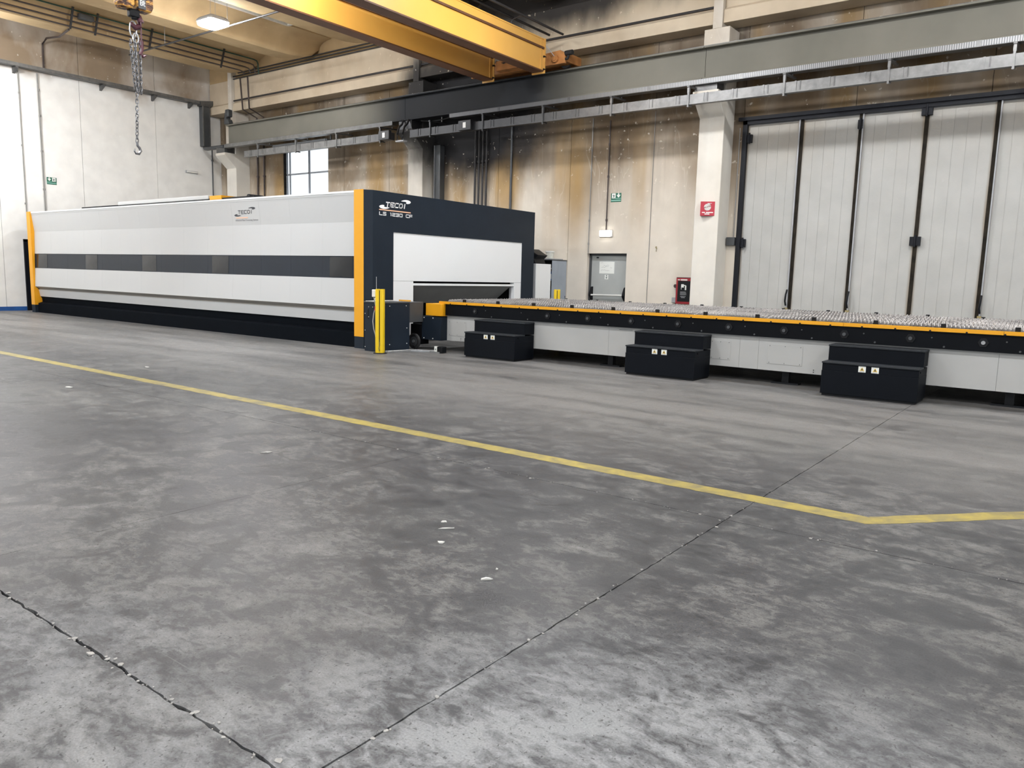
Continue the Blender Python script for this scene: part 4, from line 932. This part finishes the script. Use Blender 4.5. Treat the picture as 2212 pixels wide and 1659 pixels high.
# ================================================================== THINGS BY THE BACK WALL
t = thing('control_cabinet', (-11.8, 16.5, 0), 'white control cabinet between machine portal and grey locker', 'cabinet')
B(-12.15, -11.445, 16.21, 16.88, .1, 1.83).build('case', 'grey', t, bevel=.008); B(-11.445, -11.43, 16.215, 16.88, .12, .93).build('lower_side_panel', 'white2', t, bevel=.003); B(-11.445, -11.43, 16.215, 16.88, .937, 1.83).build('upper_side_panel', 'white2', t, bevel=.003)
B(-12.1, -11.46, 16.24, 16.86, 0, .1).build('plinth', 'black', t); B(-11.5, -11.43, 16.88, 16.91, 1.45, 1.58).build('hinge', 'grey', t)
t = thing('tool_case', (-11.75, 16.5, 1.83), 'black tool case lying on the white cabinet', 'case')
MB().prism([(-12.1, 1.83), (-11.50, 1.83), (-11.56, 1.95), (-11.44, 2.05), (-11.52, 2.08), (-11.72, 2.20), (-12.1, 2.22)], 'y', 16.3, 16.75).build('shell', 'black', t, bevel=.02)
B(-11.9, -11.62, 16.285, 16.30, 1.90, 1.95).build('latch', 'steel', t); B(-11.95, -11.65, 16.28, 16.3, 2.06, 2.10).build('carry_handle', 'dgrey', t)
lk = thing('locker', (-11.9, 17.45, 0), 'open-fronted blue-grey steel locker against the stained wall', 'locker')
B(-12.30, -12.285, 17.12, 17.81, 0, 1.95).build('side_panel', 'locker', lk); B(-11.565, -11.55, 17.12, 17.42, 0, 1.94).build('side_panel', 'locker', lk, bevel=.003); B(-11.565, -11.55, 17.425, 17.81, 0, 1.94).build('side_panel', 'locker', lk, bevel=.003); B(-12.30, -11.56, 17.80, 17.81, 0, 1.95).build('back_panel', 'dgrey', lk)
B(-12.31, -11.54, 17.11, 17.815, 1.94, 1.965).build('top_panel', 'dgrey', lk)
for z in (.05, .5, .95, 1.4, 1.72): B(-12.285, -11.565, 17.14, 17.80, z, z+.02).build('shelf', 'grey', lk)
B(-11.55, -11.545, 17.76, 17.78, .95, 1.0).build('lock', 'black', lk)
t = thing('bucket', (-11.83, 17.4, 1.965), 'translucent plastic bucket standing on the grey locker', 'bucket')
MB().lathe((-11.83, 17.4, 1.99), [(.095, 0), (.112, .17), (.115, .17)], 20).build('pail', 'translucent', t); MB().lathe((-11.83, 17.4, 2.155), [(.125, 0), (.125, .03), (.11, .035)], 20).build('lid', 'plastic_white', t)
t = thing('storage_board', (-11.9, 17.4, 1.965), 'flat grey board on top of the locker', 'board'); B(-12.15, -11.60, 17.16, 17.70, 1.966, 1.989).build('sheet', 'grey', t)
for i, (x, z, c) in enumerate(((-11.72, 1.42, 'blue'), (-11.74, .97, 'dgrey'), (-11.72, .52, 'black'))):
    t = thing('spray_can', (x, 17.3, z), ('blue can on the upper locker shelf', 'dark can on the middle locker shelf', 'black can on the lower locker shelf')[i], 'can')
    MB().lathe((x, 17.3, z), [(.05, 0), (.05, .17), (.03, .2), (.03, .23)], 14).build('body', c, t)
# fire hose sign box on the column
t = thing('hose_sign', (-7.36, 17.2, 2.98), 'red triangular fire hose sign on the cream column', 'sign')
MB().prism([(-7.53, 17.25), (-7.485, 17.10), (-7.20, 17.245), (-7.20, 17.25)], 'z', 2.99, 3.31).build('case', 'red', t)
sp = MB(); ax = Vector((.285, .145, 0)).normalized()
def onf(u, v, d=.004):
    p = Vector((-7.485, 17.10, 0))+ax*u+Vector((ax.y, -ax.x, 0))*d; return (p.x, p.y, v)
pth = []
for k in range(61):
    a = k/60*5.0*2*math.pi; r = .008+.074*k/60; pth.append(onf(.155+r*math.cos(a+1.57), 3.185+r*math.sin(a+1.57)))
pth.append(onf(.25, 3.267)); sp.tube(pth, .0062, 5); sp.build('hose_pictogram', 'sign_white', t)
for u0, u1, v in ((.04, .11, 3.062), (.13, .29, 3.062), (.10, .21, 3.028)):
    a, b, c, d = onf(u0, v-.011, 0), onf(u1, v-.011, 0), onf(u1, v+.011, 0), onf(u0, v+.011, 0); f_ = [onf(u0, v-.011, .003), onf(u1, v-.011, .003), onf(u1, v+.011, .003), onf(u0, v+.011, .003)]
    MB().add([a, b, c, d]+f_, [(0, 1, 2, 3), (4, 5, 6, 7), (0, 1, 5, 4), (1, 2, 6, 5), (2, 3, 7, 6), (3, 0, 4, 7)]).build('worn_lettering', 'sign_white', t)
# hose cabinet
t = thing('hose_cabinet', (-8.05, YB-.12, .9), 'red fire hose cabinet with a dark glazed door beside the column', 'cabinet')
B(-8.25, -7.76, YB-.16, YB, .93, 1.56).build('case', 'red_dark', t, bevel=.006); B(-8.20, -7.80, YB-.168, YB-.16, .99, 1.49).build('glazed_door', 'black', t)
for (a, b, z0, z1) in ((-8.21, -8.15, 1.505, 1.525), (-8.13, -7.96, 1.50, 1.53)): B(a, b, YB-.167, YB-.16, z0, z1).build('sticker', 'sign_white', t)
m = B(-8.11, -8.04, YB-.172, YB-.168, 1.33, 1.41); m.box(-8.11, -8.10, YB-.172, YB-.168, 1.28, 1.33); m.box(-8.04, -7.995, YB-.172, YB-.168, 1.37, 1.39); m.box(-8.01, -7.975, YB-.172, YB-.168, 1.27, 1.38); m.build('hose_symbol', 'sign_white', t)
for k, (a, b) in enumerate(((-8.13, -7.98), (-8.13, -7.97), (-8.13, -7.965), (-8.12, -7.98), (-8.10, -8.0))): B(a, b, YB-.171, YB-.168, 1.215-.03*k-(.015 if k > 2 else 0), 1.228-.03*k-(.015 if k > 2 else 0)).build('instruction_line', 'grey', t)
B(-8.25, -7.76, YB-.15, YB, 1.56, 1.575).build('top_soot', 'black', t)
t = thing('valve_knob', (-8.32, YB, 1.3), 'small dark valve knob left of the hose cabinet', 'valve'); MB().cyl((-8.31, YB, 1.36), (-8.31, YB-.08, 1.36), .045, 14).build('knob', 'pipe_br', t); MB().tube([(-8.31, YB-.03, 1.32), (-8.30, YB-.03, 1.15), (-8.30, YB-.03, 1.08)], .012, 6).build('stem', 'grey', t)
t = thing('socket_box', (-8.34, YB, .95), 'grey socket box below the valve by the hose cabinet', 'box'); B(-8.40, -8.28, YB-.06, YB, .95, 1.08).build('case', 'grey', t, bevel=.01); MB().cyl((-8.30, YB-.03, .95), (-8.30, YB-.03, .3), .018, 8).build('pipe', 'pipe', t)
t = thing('junction_box', (-6.99, 17.7, 2.3), 'sooty square junction box beside the gate frame', 'junction box'); B(-7.07, -6.87, 17.72, YB-.004, 2.34, 2.53).build('case', 'dgrey', t, bevel=.008); MB().cyl((-6.93, 17.8, 2.53), (-6.93, 17.8, 5.0), .011, 6).build('conduit', 'pipe_gr', t)
# exit signs
def exit_sign(face, org, lab, mirror):
    t = thing('exit_sign', org, lab, 'exit sign'); W, H = .30, .225
    fx = lambda p: [((W-u) if mirror else u, v) for u, v in p]
    flat([rect(0, W, 0, H)], face, org, .006).build('board', 'green', t)
    q = (org[0], org[1]-.006, org[2]) if face == 'front' else (org[0]+.006, org[1], org[2])
    flat([fx(rect(.03, .135, .095, H-.008))], face, q, .002).build('door_panel', 'sign_white', t)
    q2 = (q[0], q[1]-.002, q[2]) if face == 'front' else (q[0]+.002, q[1], q[2])
    run = [[(.075, .185), (.088, .185), (.09, .198), (.078, .2)], [(.062, .175), (.10, .18), (.092, .14), (.075, .14)], [(.08, .145), (.07, .12), (.045, .115), (.045, .107), (.078, .11), (.092, .142)], [(.088, .145), (.10, .105), (.11, .105), (.10, .15)], [(.095, .178), (.12, .16), (.118, .153), (.092, .168)], [(.065, .175), (.045, .155), (.05, .15), (.07, .165)]]
    flat([fx(p) for p in run], face, q2, .002).build('running_figure', 'pict', t)
    flat([fx([(.205, .215), (.205, .16), (.18, .185), (.17, .165), (.222, .105), (.275, .165), (.265, .185), (.24, .16), (.24, .215)])], face, q, .002).build('arrow', 'sign_white', t)
    flat([fx(rect(.135, W-.004, .082, .092)), fx(rect(.008, W-.008, .032, .05))], face, q, .002).build('stripe', 'green_lt', t)
    return t
exit_sign('front', (-10.27, YB, 3.455), 'green exit sign on the stained wall above the exit door', False)
exit_sign('east', (XL, 11.49, 4.085), 'green exit sign on the cream wall above the machine', True)
# small hook on the wall right of the door, hook left
t = thing('wall_hook', (-9.0, YB, 2.2), 'small bent hook on the wall right of the exit door', 'hook'); MB().tube([(-8.93, YB, 2.30), (-8.90, YB-.04, 2.32), (-8.88, YB-.05, 2.27), (-8.89, YB-.04, 2.2)], .012, 6).build('rod', 'brass', t)
# trolley corner at the far left
t = thing('steel_trolley', (-24.9, 8.35, 0), 'low steel trolley whose corner shows at the aisle', 'trolley')
B(-25.6, -24.42, 7.9, 8.62, .13, .18).build('deck', 'steel', t, bevel=.01)
for x in (-25.5, -24.52):
    for y in (8.0, 8.52): MB().cyl((x, y-.02, .065), (x, y+.02, .065), .065, 14).build('caster', 'pipe_br', t)
# scraps on the floor
def scrap(x, y, s, a, mat, lab, long=1.0, cat='scrap'):
    rr = random.Random(int(x*1000)); n = 8; pts = []
    for k in range(n):
        th = 2*math.pi*k/n; r = s*.62*rr.uniform(.45, 1.2); u, v = r*math.cos(th)*long, r*math.sin(th); pts.append((x+u*math.cos(a)-v*math.sin(a), y+u*math.sin(a)+v*math.cos(a)))
    m = MB(); vs = [(p[0], p[1], .001) for p in pts]+[(p[0], p[1], .004+rr.uniform(0, .008)) for p in pts]
    m.add(vs, [tuple(range(n))[::-1], tuple(range(n, 2*n))]+[(i, (i+1) % n, n+(i+1) % n, n+i) for i in range(n)])
    tag(m.build('paper_scrap', mat, None, (x, y, 0)), lab, cat)
for a in ((-2.81, 3.13, .030, .3, 'paper', 'crumpled white scrap, largest one on the open floor', 1.3), (-3.04, 3.41, .018, .6, 'paper', 'small white scrap just behind the largest one', 1.6), (-10.0, 4.27, .06, .1, 'paper', 'pale scrap near the aisle line across from the machine', 1.5),
          (-5.35, 3.8, .035, 1.1, 'chip', 'brownish torn scrap on the darker floor', 2.2), (-2.28, 2.88, .014, .8, 'paper', 'narrow white splinter close to the floor joint', 4.0), (-2.32, 3.02, .010, .8, 'paper', 'tiny white fleck beside the splinter', 1.2),
          (-.22, 2.03, .007, .3, 'paper', 'tiny white stub on the pale floor', 1.6), (-2.98, 1.30, .018, .5, 'chip', 'pale chip lying beside the wide floor joint', 1.6), (-11.3, 5.95, .06, .2, 'paper', 'small pale scrap beyond the aisle line', 1.4), (-2.95, 3.33, .006, .83, 'paper', 'long white scratch-like sliver on the floor', 12.0)): scrap(*a)
